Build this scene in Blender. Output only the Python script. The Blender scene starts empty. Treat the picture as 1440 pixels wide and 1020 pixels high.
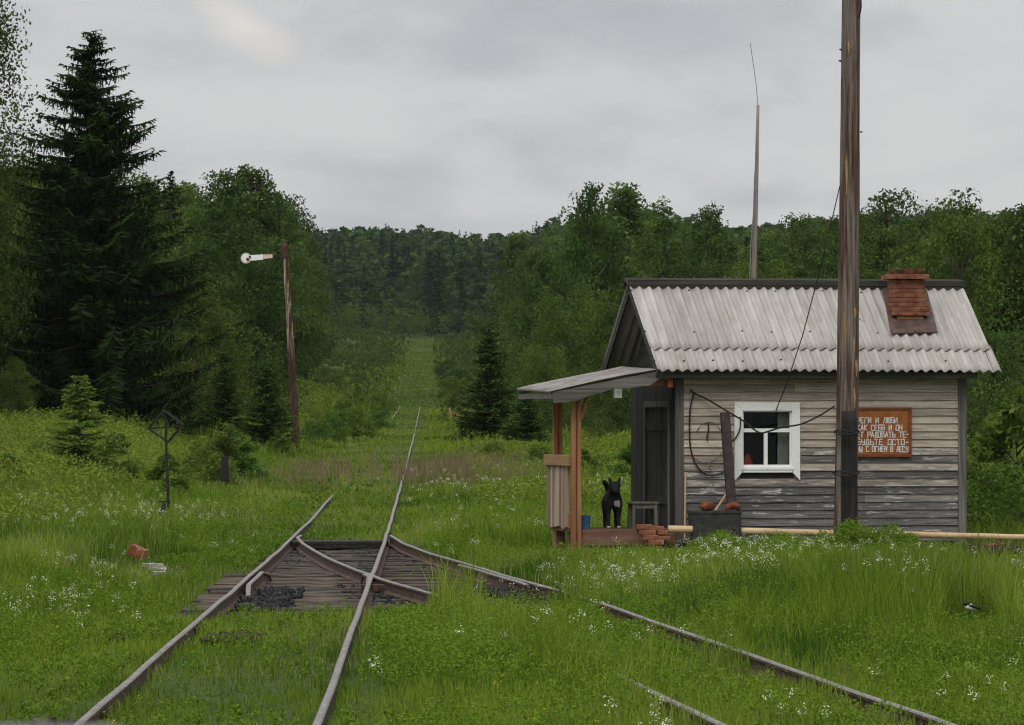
import bpy, bmesh, math, random
import numpy as np
from mathutils import Vector, Matrix

random.seed(7)
RNG = np.random.default_rng(7)
C = bpy.context.scene.collection
R = math.radians
F = 6500.0            # focal length in photo pixels (photo is 1440 wide)
CX, HY = 720.0, 590.0  # principal column, horizon row
CZ = 2.1              # camera height

# ------------------------------------------------------------------ places
def at(px, py, D):
    return Vector(((px - CX) / F * D, D, CZ + (HY - py) / F * D))
def xat(px, D): return (px - CX) / F * D
def sstep(a, b, x):
    t = np.clip((np.asarray(x, float) - a) / (b - a), 0, 1)
    return t * t * (3 - 2 * t)
KD = [-50, 0, 68, 80, 92, 115, 150, 200, 270, 341, 420, 500, 650, 800, 1000, 1300, 1700, 3200]
KZ = [.15, .15, .15, .18, .26, .46, .78, 1.28, 2.05, 2.95, 4.35, 6.0, 9.9, 14.2, 24, 42, 58, 70]
def railz(D): return np.interp(D, KD, KZ)
def xc(D): return -2.0 - 0.0179 * (np.asarray(D, float) - 29.5)
OUT_D = [20, 29.5, 36.7, 48.8, 60.4, 66.7, 72, 76.5]
OUT_X = [3.62, 2.77, 2.09, .95, -.42, -1.15, -1.70, -2.02]
IN_D = [20, 29.5, 35.2, 50.7, 56.3, 65, 72, 75.4, 76.6]
IN_X = [2.15, 1.32, .79, -.80, -1.62, -2.62, -3.26, -3.50, -3.50]
def xout(D): return np.interp(D, OUT_D, OUT_X)
def xin(D): return np.interp(D, IN_D, IN_X)

TH = R(11.9)
EX = Vector((math.cos(TH), math.sin(TH), 0)); EY = Vector((-math.sin(TH), math.cos(TH), 0))
SH = Vector((2.424, 68.5, .30))      # front left foot of the shed
def to_shed(X, D):
    dx, dy = np.asarray(X) - SH.x, np.asarray(D) - SH.y
    return dx * EX.x + dy * EX.y, dx * EY.x + dy * EY.y
def L(px, py, yl):
    "shed-local point seen at a photo pixel on the plane local y = yl"
    d = Vector(((px - CX) / F, 1, (HY - py) / F)); c = Vector((0, 0, CZ)) - SH
    t = (yl - c.dot(EY)) / d.dot(EY); p = c + d * t
    return Vector((p.dot(EX), yl, p.z))
def W(v): return SH + EX * v[0] + EY * v[1] + Vector((0, 0, v[2]))

def vnoise(x, y, seed=0):
    x = np.asarray(x, float); y = np.asarray(y, float)
    xi = np.floor(x).astype(np.int64); yi = np.floor(y).astype(np.int64)
    fx = x - xi; fy = y - yi; fx = fx * fx * (3 - 2 * fx); fy = fy * fy * (3 - 2 * fy)
    def h(i, j):
        n = (i * 374761393 + j * 668265263 + seed * 974634777) & 0x7fffffff
        n = ((n ^ (n >> 13)) * 1274126177) & 0x7fffffff
        n = n ^ (n >> 16)
        return (n & 0xffff) / 65535.0
    return (h(xi, yi) * (1 - fx) + h(xi + 1, yi) * fx) * (1 - fy) + (h(xi, yi + 1) * (1 - fx) + h(xi + 1, yi + 1) * fx) * fy

def sleeper_zone(X, D):
    l = xc(D) - .76 - np.where(D < 62, .5, .22); r = np.where(D > 51.2, np.maximum(xout(D) + .5, xc(D) + 1.2), xc(D) + .95)
    return (D > 48.2) & (D < 77) & (X > l) & (X < r)
def gz(X, D):
    X = np.asarray(X, float); D = np.asarray(D, float)
    u = X - xc(D)
    z = railz(D) - .15
    z = z + 1.0 * sstep(3.5, 13, -u) * sstep(70, 150, D) + .03 * np.maximum(0, -u - 13) * sstep(60, 150, D)
    z = z + .05 * sstep(1.5, 4.5, u - np.where(D < 77, np.maximum(0, xout(D) - xc(D)), 0)) * sstep(40, 62, D)
    sx, sy = to_shed(X, D)
    z = z + .06 * sstep(.2, 1.6, sx) * sstep(-6, -1.2, sy) * (1 - sstep(2.5, 7, sy)) * (1 - sstep(6, 9, sx))
    z = z + .5 * sstep(4, 16, u) * sstep(90, 190, D)
    z = z + .035 * np.maximum(0, np.abs(u) - 22) * sstep(180, 420, D)
    z = z + (vnoise(X * .8, D * .5, 3) - .5) * .08 * (np.abs(u) > 1.4) + (vnoise(X * .08, D * .05, 4) - .5) * 1.5 * sstep(250, 600, D) * sstep(3, 12, np.abs(u))
    rb_ = sstep(1.7, 1.1, np.abs(u)) * (sstep(49, 47.5, D) + sstep(77, 79, D)) * (D < 360)
    z = z + .055 * rb_
    return z - .05 * sleeper_zone(X, D)
def gz1(X, D): return float(gz(np.array([X]), np.array([D]))[0])

# ------------------------------------------------------------------ materials
def mat(name):
    m = bpy.data.materials.new(name); m.use_nodes = True; m.node_tree.nodes.clear(); return m
class NT:
    def __init__(s, m): s.t = m.node_tree; s.n = s.t.nodes
    def add(s, k, **kw):
        o = s.n.new(k)
        for a, b in kw.items(): setattr(o, a, b)
        return o
    def link(s, a, b): s.t.links.new(a, b)
    def put(s, v, sock):
        if hasattr(v, 'is_output'): s.link(v, sock)
        else: sock.default_value = v
    def math(s, op, a, b=0.0, c=None):
        o = s.add('ShaderNodeMath', operation=op); s.put(a, o.inputs[0]); s.put(b, o.inputs[1])
        if c is not None: s.put(c, o.inputs[2])
        return o.outputs[0]
    def mix(s, f, a, b, mode='MIX'):
        o = s.add('ShaderNodeMix', data_type='RGBA', blend_type=mode)
        s.put(f, o.inputs[0])
        for v, i in ((a, 6), (b, 7)):
            s.put(v if hasattr(v, 'is_output') else (*v, 1), o.inputs[i])
        return o.outputs[2]
    def ss(s, x, a, b):
        o = s.add('ShaderNodeMapRange', interpolation_type='SMOOTHSTEP'); s.put(x, o.inputs[0])
        o.inputs[1].default_value = a; o.inputs[2].default_value = b; return o.outputs[0]
    def coord(s, kind='Object', scale=(1, 1, 1), loc=(0, 0, 0)):
        t = s.add('ShaderNodeTexCoord'); m = s.add('ShaderNodeMapping'); s.link(t.outputs[kind], m.inputs[0])
        m.inputs['Scale'].default_value = scale; m.inputs['Location'].default_value = loc; return m.outputs[0]
    def noise(s, vec, scale=1, detail=4, rough=.55):
        o = s.add('ShaderNodeTexNoise'); s.link(vec, o.inputs['Vector'])
        o.inputs['Scale'].default_value = scale; o.inputs['Detail'].default_value = detail; o.inputs['Roughness'].default_value = rough
        return o.outputs[0]
    def attr(s, name='tint'):
        o = s.add('ShaderNodeAttribute', attribute_name=name); return o.outputs['Fac']
    def rnd(s): return s.add('ShaderNodeObjectInfo').outputs['Random']
    def sep(s, vec): o = s.add('ShaderNodeSeparateXYZ'); s.link(vec, o.inputs[0]); return o.outputs
    def bump(s, h, st=.3, d=.02):
        o = s.add('ShaderNodeBump'); s.link(h, o.inputs['Height']); o.inputs['Strength'].default_value = st; o.inputs['Distance'].default_value = d; return o.outputs[0]
    def out(s, col, rough=.8, normal=None, metal=0, spec=.3):
        p = s.add('ShaderNodeBsdfPrincipled'); s.put(col if hasattr(col, 'is_output') else (*col, 1), p.inputs['Base Color'])
        s.put(rough, p.inputs['Roughness']); p.inputs['Metallic'].default_value = metal; p.inputs['Specular IOR Level'].default_value = spec
        if normal is not None: s.link(normal, p.inputs['Normal'])
        o = s.add('ShaderNodeOutputMaterial'); s.link(p.outputs[0], o.inputs[0])

def leaf_mat(name, a, b, c=None, trans=.38, objvar=.25):
    "two leaf colours mixed by the tint of each leaf, every plant a little different"
    m = mat(name); n = NT(m)
    col = n.mix(n.attr(), a, b)
    if c is not None: col = n.mix(n.ss(n.attr('tint2'), .55, 1.0), col, c)
    if objvar:
        h = n.add('ShaderNodeHueSaturation'); n.link(col, h.inputs['Color']); r = n.rnd()
        n.link(n.math('MULTIPLY_ADD', r, objvar * 2, 1 - objvar), h.inputs['Value'])
        n.link(n.math('MULTIPLY_ADD', n.math('FRACT', n.math('MULTIPLY', r, 7.3)), .05, .475), h.inputs['Hue'])
        col = h.outputs[0]
    d = n.add('ShaderNodeBsdfDiffuse'); t = n.add('ShaderNodeBsdfTranslucent'); mx = n.add('ShaderNodeMixShader')
    n.link(col, d.inputs[0]); n.link(n.mix(1.0, col, (1.0, 1.05, .6), 'MULTIPLY'), t.inputs[0]); mx.inputs[0].default_value = trans
    n.link(d.outputs[0], mx.inputs[1]); n.link(t.outputs[0], mx.inputs[2])
    o = n.add('ShaderNodeOutputMaterial'); n.link(mx.outputs[0], o.inputs[0]); return m

def wood_mat(name, cols, axis='z', scale=1.0, rough=.85, tint=.5, streak=40):
    "grain stretched along an axis between three colours, tint per board"
    m = mat(name); n = NT(m)
    sc = {'x': (1.2, streak, streak), 'y': (streak, 1.2, streak), 'z': (streak, streak, 1.2)}[axis]
    v = n.coord('Object', tuple(k * scale for k in sc))
    g = n.noise(v, 1, 6, .65); g2 = n.noise(n.coord('Object', tuple(k * .35 * scale for k in sc), (3, 5, 1)), 1, 4, .6)
    col = n.mix(n.ss(g, .32, .68), cols[0], cols[1]); col = n.mix(n.ss(g2, .5, .75), col, cols[2])
    t = n.math('MULTIPLY_ADD', n.attr(), tint, 1 - tint / 2)
    hs = n.add('ShaderNodeHueSaturation'); n.link(col, hs.inputs['Color']); n.link(t, hs.inputs['Value'])
    n.out(hs.outputs[0], rough, n.bump(g, .5, .01)); return m

def plain_mat(name, a, b, scale=8, rough=.7, metal=0, bump=.2, lo=.4, hi=.65, stretch=(1, 1, 1)):
    m = mat(name); n = NT(m)
    g = n.noise(n.coord('Object', stretch), scale, 5, .6)
    n.out(n.mix(n.ss(g, lo, hi), a, b), rough, n.bump(g, bump, .01) if bump else None, metal); return m

M = {}
M['leaf'] = leaf_mat('broad_leaf', (.030, .056, .016), (.105, .155, .040))
M['leaf_light'] = leaf_mat('light_leaf', (.032, .060, .013), (.105, .150, .034))
M['shrub_leaf'] = leaf_mat('shrub_leaf', (.050, .095, .018), (.135, .190, .040), objvar=.15)
M['birch_leaf'] = leaf_mat('birch_leaf', (.032, .058, .016), (.108, .158, .040))
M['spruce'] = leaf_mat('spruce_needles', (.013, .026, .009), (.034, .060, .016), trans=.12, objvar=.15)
M['spruce_mid'] = leaf_mat('bushy_spruce_needles', (.028, .054, .014), (.084, .135, .030), trans=.22, objvar=.12)
M['spruce_young'] = leaf_mat('young_spruce_needles', (.080, .140, .026), (.18, .25, .055), trans=.42, objvar=.12)
M['far_leaf'] = leaf_mat('far_leaf', (.026, .058, .021), (.082, .126, .037), c=(.017, .037, .018), objvar=0)
M['grass'] = leaf_mat('grass_blades', (.044, .098, .010), (.205, .276, .034), c=(.26, .26, .11), trans=.35, objvar=0)
M['tall_grass'] = leaf_mat('tall_grass_blades', (.026, .070, .010), (.085, .160, .024), trans=.35, objvar=0)
M['herb'] = leaf_mat('herb_leaves', (.070, .138, .013), (.142, .222, .027), c=(.19, .22, .045), trans=.3, objvar=0)
M['scrub'] = leaf_mat('scrub_leaves', (.085, .136, .018), (.185, .235, .040), c=(.17, .18, .06), trans=.3, objvar=0)
M['valley'] = leaf_mat('valley_leaves', (.034, .064, .016), (.105, .152, .036), objvar=0)
M['dry'] = leaf_mat('dry_grass', (.14, .105, .062), (.22, .165, .11), c=(.10, .14, .03), trans=.25, objvar=0)
M['petal'] = leaf_mat('white_petals', (.62, .64, .50), (.85, .86, .80), trans=.25, objvar=0)
M['yellow'] = leaf_mat('yellow_petals', (.62, .42, .02), (.80, .62, .05), trans=.25, objvar=0)
M['bark'] = wood_mat('bark', [(.035, .028, .020), (.085, .068, .050), (.12, .11, .09)], 'z', .25)
M['birch_bark'] = plain_mat('birch_bark', (.42, .41, .38), (.06, .055, .05), 6, .8, 0, .2, .55, .68, (1, 1, 4))

def ground_mat():
    m = mat('soil_and_moss'); n = NT(m); v = n.coord('Object')
    a = n.noise(v, .9, 6, .6); b = n.noise(v, 14, 4, .6)
    col = n.mix(n.ss(b, .35, .7), (.022, .040, .008), (.060, .092, .018)); col = n.mix(n.ss(a, .60, .8), col, (.06, .045, .028))
    n.out(col, .95, n.bump(b, .6, .03), spec=.1); return m
M['ground'] = ground_mat()

def front_board_mat():
    m = mat('weathered_cladding'); n = NT(m)
    xyz = n.sep(n.coord('Object')); z = xyz[2]
    g = n.noise(n.coord('Object', (2.2, 30, 60)), 1, 6, .65)
    g2 = n.noise(n.coord('Object', (1.3, 9, 9), (4, 0, 2)), 1, 5, .6)
    fl = n.noise(n.coord('Object', (3.2, 12, 26), (1, 7, 3)), 1, 6, .7)
    t = n.attr(); t2 = n.attr('tint2')
    g4 = n.noise(n.coord('Object', (1.6, 40, 75), (2, 9, 4)), 1, 5, .6)
    grey = n.mix(n.ss(g, .3, .7), (.060, .056, .053), (.168, .158, .150))
    beige = n.mix(n.ss(g, .3, .7), (.26, .215, .170), (.49, .415, .335))
    hz = n.math('ADD', z, n.math('MULTIPLY_ADD', g2, 1.1, -.55)); hz = n.math('ADD', hz, n.math('MULTIPLY_ADD', t2, .7, -.35))
    col = n.mix(n.ss(hz, .75, 1.45), grey, beige)
    col = n.mix(n.math('MULTIPLY', n.ss(g4, .56, .66), .55), col, (.085, .070, .056))
    band = n.math('MULTIPLY', n.ss(z, .1, .9), n.math('SUBTRACT', 1.0, n.ss(z, 1.2, 2.3)))
    thr = n.math('MULTIPLY_ADD', band, .11, n.math('MULTIPLY_ADD', t, .10, fl))
    col = n.mix(n.math('MULTIPLY', n.ss(thr, .70, .76), .8), col, (.44, .42, .385))
    hs = n.add('ShaderNodeHueSaturation'); n.link(col, hs.inputs['Color']); n.link(n.math('MULTIPLY_ADD', t, .5, .75), hs.inputs['Value'])
    n.out(hs.outputs[0], .88, n.bump(g, .6, .01), spec=.2); return m
M['cladding'] = front_board_mat()
M['old_wood'] = wood_mat('old_grey_wood', [(.052, .046, .040), (.13, .118, .105), (.17, .155, .14)], 'z')
M['old_wood_x'] = wood_mat('old_grey_wood_lengthwise', [(.045, .042, .036), (.12, .11, .095), (.16, .15, .13)], 'x')
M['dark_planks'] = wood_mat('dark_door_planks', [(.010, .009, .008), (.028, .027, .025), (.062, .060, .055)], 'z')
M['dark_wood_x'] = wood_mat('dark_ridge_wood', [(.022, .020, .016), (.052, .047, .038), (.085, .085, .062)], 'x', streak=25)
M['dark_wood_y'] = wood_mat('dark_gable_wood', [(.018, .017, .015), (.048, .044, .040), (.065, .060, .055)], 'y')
M['orange_wood'] = wood_mat('reddish_new_timber', [(.19, .075, .030), (.31, .140, .062), (.38, .20, .095)], 'z', streak=18)
M['orange_wood_y'] = wood_mat('reddish_beam_timber', [(.24, .075, .022), (.36, .135, .045), (.42, .19, .08)], 'y', streak=18)
M['tan_wood'] = wood_mat('tan_beam', [(.27, .155, .062), (.37, .225, .10), (.42, .27, .13)], 'y', streak=22)
M['panel_wood'] = wood_mat('pale_plank_panel', [(.21, .145, .095), (.33, .25, .18), (.40, .32, .24)], 'z', streak=22, tint=.7)
M['deck'] = wood_mat('brown_painted_deck', [(.105, .050, .030), (.17, .088, .058), (.20, .12, .08)], 'x', streak=16)
M['log'] = wood_mat('peeled_log', [(.42, .27, .14), (.58, .42, .24), (.64, .50, .32)], 'x', streak=16, rough=.7)
M['stick'] = wood_mat('pale_stick', [(.32, .20, .10), (.46, .31, .17), (.5, .36, .22)], 'z', streak=20)
M['green_wood'] = wood_mat('greenish_grey_wood', [(.075, .078, .055), (.135, .138, .10), (.18, .18, .14)], 'z', streak=18)
M['sleeper'] = wood_mat('tarred_sleeper', [(.015, .011, .008), (.056, .040, .028), (.165, .128, .098)], 'x', streak=30, tint=1.0)
M['pole_wood'] = None
def pole_mat():
    m = mat('weathered_pole'); n = NT(m)
    g = n.noise(n.coord('Object', (26, 26, .9)), 1, 6, .65); g2 = n.noise(n.coord('Object', (9, 9, .45), (2, 1, 5)), 1, 5, .65)
    g3 = n.noise(n.coord('Object', (14, 14, .9), (8, 3, 1)), 1, 3, .5)
    col = n.mix(n.ss(g, .30, .70), (.030, .019, .014), (.135, .080, .056)); col = n.mix(n.ss(g2, .44, .58), col, n.mix(n.ss(g, .3, .7), (.085, .068, .056), (.235, .20, .17)))
    col = n.mix(n.ss(g3, .70, .76), col, (.30, .155, .075))
    n.out(col, .9, n.bump(g, .9, .03), spec=.15); return m
M['pole_wood'] = pole_mat()
M['stub_wood'] = wood_mat('tarred_stub', [(.008, .007, .006), (.022, .018, .016), (.038, .031, .027)], 'z', streak=20)
def roof_mat():
    m = mat('fibre_cement_sheets'); n = NT(m)
    a = n.noise(n.coord('Object', (9, 1.4, 1.4)), 1, 6, .65); b = n.noise(n.coord('Object'), 22, 4, .6); c = n.noise(n.coord('Object', (1, 1, 1), (5, 5, 5)), 1.6, 3, .5)
    col = n.mix(n.ss(a, .3, .72), (.285, .262, .243), (.405, .376, .350)); col = n.mix(n.math('MULTIPLY', n.ss(b, .60, .76), .30), col, (.15, .14, .125))
    col = n.mix(n.math('MULTIPLY', n.ss(c, .60, .74), .45), col, (.22, .20, .14))
    hs = n.add('ShaderNodeHueSaturation'); n.link(col, hs.inputs['Color']); n.link(n.math('MULTIPLY_ADD', n.attr(), .22, .89), hs.inputs['Value'])
    n.out(hs.outputs[0], .85, n.bump(b, .25, .004), spec=.2); return m
M['roof'] = roof_mat()
M['porch_sheet'] = plain_mat('worn_porch_sheet', (.13, .12, .11), (.27, .25, .23), 5, .85, 0, .2, .35, .65, (.6, 5, 1))
M['white_paint'] = plain_mat('white_window_paint', (.80, .80, .76), (.62, .61, .56), 7, .6, 0, .1, .55, .75, (1, 1, 3))
M['brick'] = plain_mat('chimney_brick_wash', (.15, .050, .028), (.245, .105, .055), 7, .85, 0, .4, .4, .62, (1, 1, 1.6))
M['brick_pale'] = plain_mat('yellowed_brick', (.34, .165, .065), (.40, .23, .11), 9, .85, 0, .3)
M['brick_dark'] = plain_mat('sooty_brick', (.030, .014, .010), (.16, .050, .025), 9, .9, 0, .3)
M['red_brick'] = plain_mat('loose_brick', (.20, .070, .040), (.30, .135, .080), 14, .9, 0, .4)
M['flashing'] = plain_mat('brown_flashing', (.058, .032, .026), (.105, .062, .050), 7, .65, 0, .2)
def glass_mat():
    m = mat('window_glass'); n = NT(m)
    g = n.add('ShaderNodeBsdfGlossy'); g.inputs['Roughness'].default_value = .02; t = n.add('ShaderNodeBsdfTransparent'); t.inputs[0].default_value = (.9, .92, .9, 1)
    f = n.add('ShaderNodeFresnel'); f.inputs[0].default_value = 1.22; mx = n.add('ShaderNodeMixShader'); n.link(f.outputs[0], mx.inputs[0])
    n.link(t.outputs[0], mx.inputs[1]); n.link(g.outputs[0], mx.inputs[2]); o = n.add('ShaderNodeOutputMaterial'); n.link(mx.outputs[0], o.inputs[0]); return m
M['glass'] = glass_mat()
M['curtain'] = plain_mat('pale_curtain', (.42, .41, .37), (.55, .54, .49), 30, .9, 0, 0, .4, .6, (4, 1, .2))
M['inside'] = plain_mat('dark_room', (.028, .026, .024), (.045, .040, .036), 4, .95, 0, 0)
M['sign'] = plain_mat('orange_brown_board', (.24, .066, .016), (.34, .115, .030), 4, .7, 0, .1)
M['sign_frame'] = plain_mat('sign_frame', (.15, .042, .014), (.21, .068, .022), 6, .7, 0, .1)
M['letter'] = plain_mat('white_lettering', (.60, .58, .52), (.72, .71, .66), 20, .8, 0, 0)
M['rail_head'] = plain_mat('worn_rail_head', (.105, .086, .072), (.235, .21, .19), 9, .42, .45, .15, .35, .7, (3, 1, 3))
M['rail_rust'] = plain_mat('rusty_rail_side', (.040, .022, .015), (.11, .060, .040), 9, .9, 0, .4)
M['rust'] = plain_mat('rust', (.10, .030, .013), (.24, .080, .030), 14, .85, 0, .3)
M['dark_rust'] = plain_mat('dark_rust', (.040, .018, .012), (.105, .042, .026), 14, .85, 0, .3)
M['orange_rust'] = plain_mat('orange_red_paint', (.135, .030, .012), (.22, .075, .03), 9, .7, 0, .3)
M['red_cloth'] = plain_mat('red_cloth', (.42, .04, .015), (.52, .07, .03), 9, .8, 0, .2)
M['black_metal'] = plain_mat('black_iron', (.018, .017, .016), (.045, .036, .030), 16, .75, .3, .3)
M['dark_steel'] = plain_mat('purple_brown_steel', (.036, .022, .023), (.062, .040, .040), 10, .7, .2, .2)
M['dark_box'] = plain_mat('dark_sheet_box', (.024, .025, .024), (.045, .046, .044), 8, .7, 0, .2)
M['cable'] = plain_mat('black_cable', (.012, .012, .012), (.025, .023, .022), 20, .7, 0, 0)
M['wire'] = plain_mat('grey_wire', (.17, .165, .16), (.25, .24, .23), 20, .6, .3, 0)
M['thin_wire'] = plain_mat('dull_wire', (.10, .10, .10), (.15, .15, .15), 20, .6, .3, 0)
M['blue'] = plain_mat('blue_plastic', (.028, .095, .20), (.045, .125, .25), 8, .5, 0, .05)
M['stone'] = plain_mat('black_ballast', (.007, .007, .007), (.026, .025, .024), 12, .75, 0, .6)
M['soil'] = plain_mat('dark_soil', (.022, .015, .011), (.055, .038, .028), 12, .95, 0, .6)
M['sem_white'] = plain_mat('signal_white', (.80, .80, .78), (.66, .66, .63), 6, .5, 0, .05, .55, .75)
M['sem_pink'] = plain_mat('faded_pink_paint', (.62, .44, .36), (.70, .56, .48), 9, .6, 0, .1)
M['sem_red'] = plain_mat('dark_red_glass', (.13, .012, .018), (.17, .02, .025), 6, .3, 0, 0)
M['sem_yellow'] = plain_mat('yellow_glass', (.42, .42, .05), (.5, .5, .08), 6, .3, 0, 0)
def sem_mat():
    m = mat('peeling_mast_paint'); n = NT(m)
    g = n.noise(n.coord('Object', (16, 16, .8)), 1, 6, .7); z = n.sep(n.coord('Object'))[2]
    g2 = n.noise(n.coord('Object', (11, 11, 2.4), (3, 0, 1)), 1, 5, .65)
    pale = n.mix(n.ss(g, .48, .56), (.060, .026, .014), (.36, .31, .22))
    rust = n.mix(n.ss(g2, .38, .62), (.030, .016, .011), (.078, .042, .026))
    n.out(n.mix(n.ss(z, 3.2, 5.0), rust, pale), .85, n.bump(g2, .4, .02)); return m
M['sem_pole'] = sem_mat()
M['stone_grey'] = plain_mat('grey_weathered_timber', (.16, .15, .12), (.36, .345, .30), 9, .9, 0, .4, .4, .62, (.5, 6, 6))
M['white_board'] = plain_mat('white_board', (.68, .67, .65), (.55, .54, .52), 5, .7, 0, .1)
M['hood'] = plain_mat('purple_grey_bonnet', (.095, .080, .088), (.13, .11, .115), 6, .6, 0, .1)
M['antenna_wood'] = wood_mat('antenna_mast_wood', [(.13, .10, .085), (.25, .205, .18), (.33, .29, .26)], 'z', streak=26)
M['pink_post'] = plain_mat('faded_orange_post', (.33, .11, .06), (.55, .42, .34), 5, .8, 0, 0)
def dog_mat():
    m = mat('black_and_white_fur'); n = NT(m)
    v = n.coord('Object'); s = n.sep(v); nz = n.noise(v, 22, 3, .6)
    def blob(c, r):
        d = n.add('ShaderNodeVectorMath', operation='DISTANCE'); n.link(v, d.inputs[0]); d.inputs[1].default_value = c
        return n.math('LESS_THAN', n.math('MULTIPLY_ADD', nz, .06, d.outputs['Value']), r + .03)
    w = n.math('MAXIMUM', blob((.0, -.40, .455), .062), blob((.055, -.36, .365), .085)); w = n.math('MAXIMUM', w, blob((-.02, -.38, .40), .065))
    w = n.math('MAXIMUM', w, n.math('MULTIPLY', n.math('LESS_THAN', s[2], .045), n.math('LESS_THAN', s[1], -.2)))
    fur = n.noise(n.coord('Object', (30, 30, 8)), 4, 4, .7)
    n.out(n.mix(w, n.mix(fur, (.004, .004, .004), (.013, .012, .012)), (.42, .36, .34)), .8, n.bump(fur, .4, .01), spec=.25); return m
M['dog'] = dog_mat()

# ------------------------------------------------------------------ object helpers
def tag(o, label=None, cat=None, group=None, kind=None):
    for k, v in (('label', label), ('category', cat), ('group', group), ('kind', kind)):
        if v: o[k] = v
    return o
def thing(name, label, cat, loc=(0, 0, 0), rz=0, group=None):
    o = bpy.data.objects.new(name, None); C.objects.link(o); o.empty_display_size = .2
    o.location = loc; o.rotation_euler = (0, 0, rz); return tag(o, label, cat, group)
def link(name, me, m, parent=None):
    o = bpy.data.objects.new(name, me); C.objects.link(o); o.parent = parent
    if m is not None and not me.materials: me.materials.append(m)
    return o
def set_attr(me, name, arr):
    a = me.attributes.new(name, 'FLOAT', 'FACE'); a.data.foreach_set('value', np.asarray(arr, np.float32))
def np_mesh(name, verts, quads=None, tris=None, tint=None, tint2=None, smooth=False):
    me = bpy.data.meshes.new(name)
    verts = np.asarray(verts, np.float32).reshape(-1, 3)
    nq = 0 if quads is None else len(quads); nt = 0 if tris is None else len(tris)
    me.vertices.add(len(verts)); me.vertices.foreach_set('co', verts.ravel())
    loops = np.concatenate([np.asarray(a, np.int32).ravel() for a in (quads, tris) if a is not None and len(a)])
    me.loops.add(len(loops)); me.loops.foreach_set('vertex_index', loops)
    me.polygons.add(nq + nt)
    st = np.concatenate([np.arange(nq) * 4, nq * 4 + np.arange(nt) * 3]).astype(np.int32)
    me.polygons.foreach_set('loop_start', st)
    me.update(calc_edges=True)
    me.polygons.foreach_set('use_smooth', np.full(nq + nt, smooth))
    if tint is not None: set_attr(me, 'tint', tint)
    if tint2 is not None: set_attr(me, 'tint2', tint2)
    return me

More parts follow.
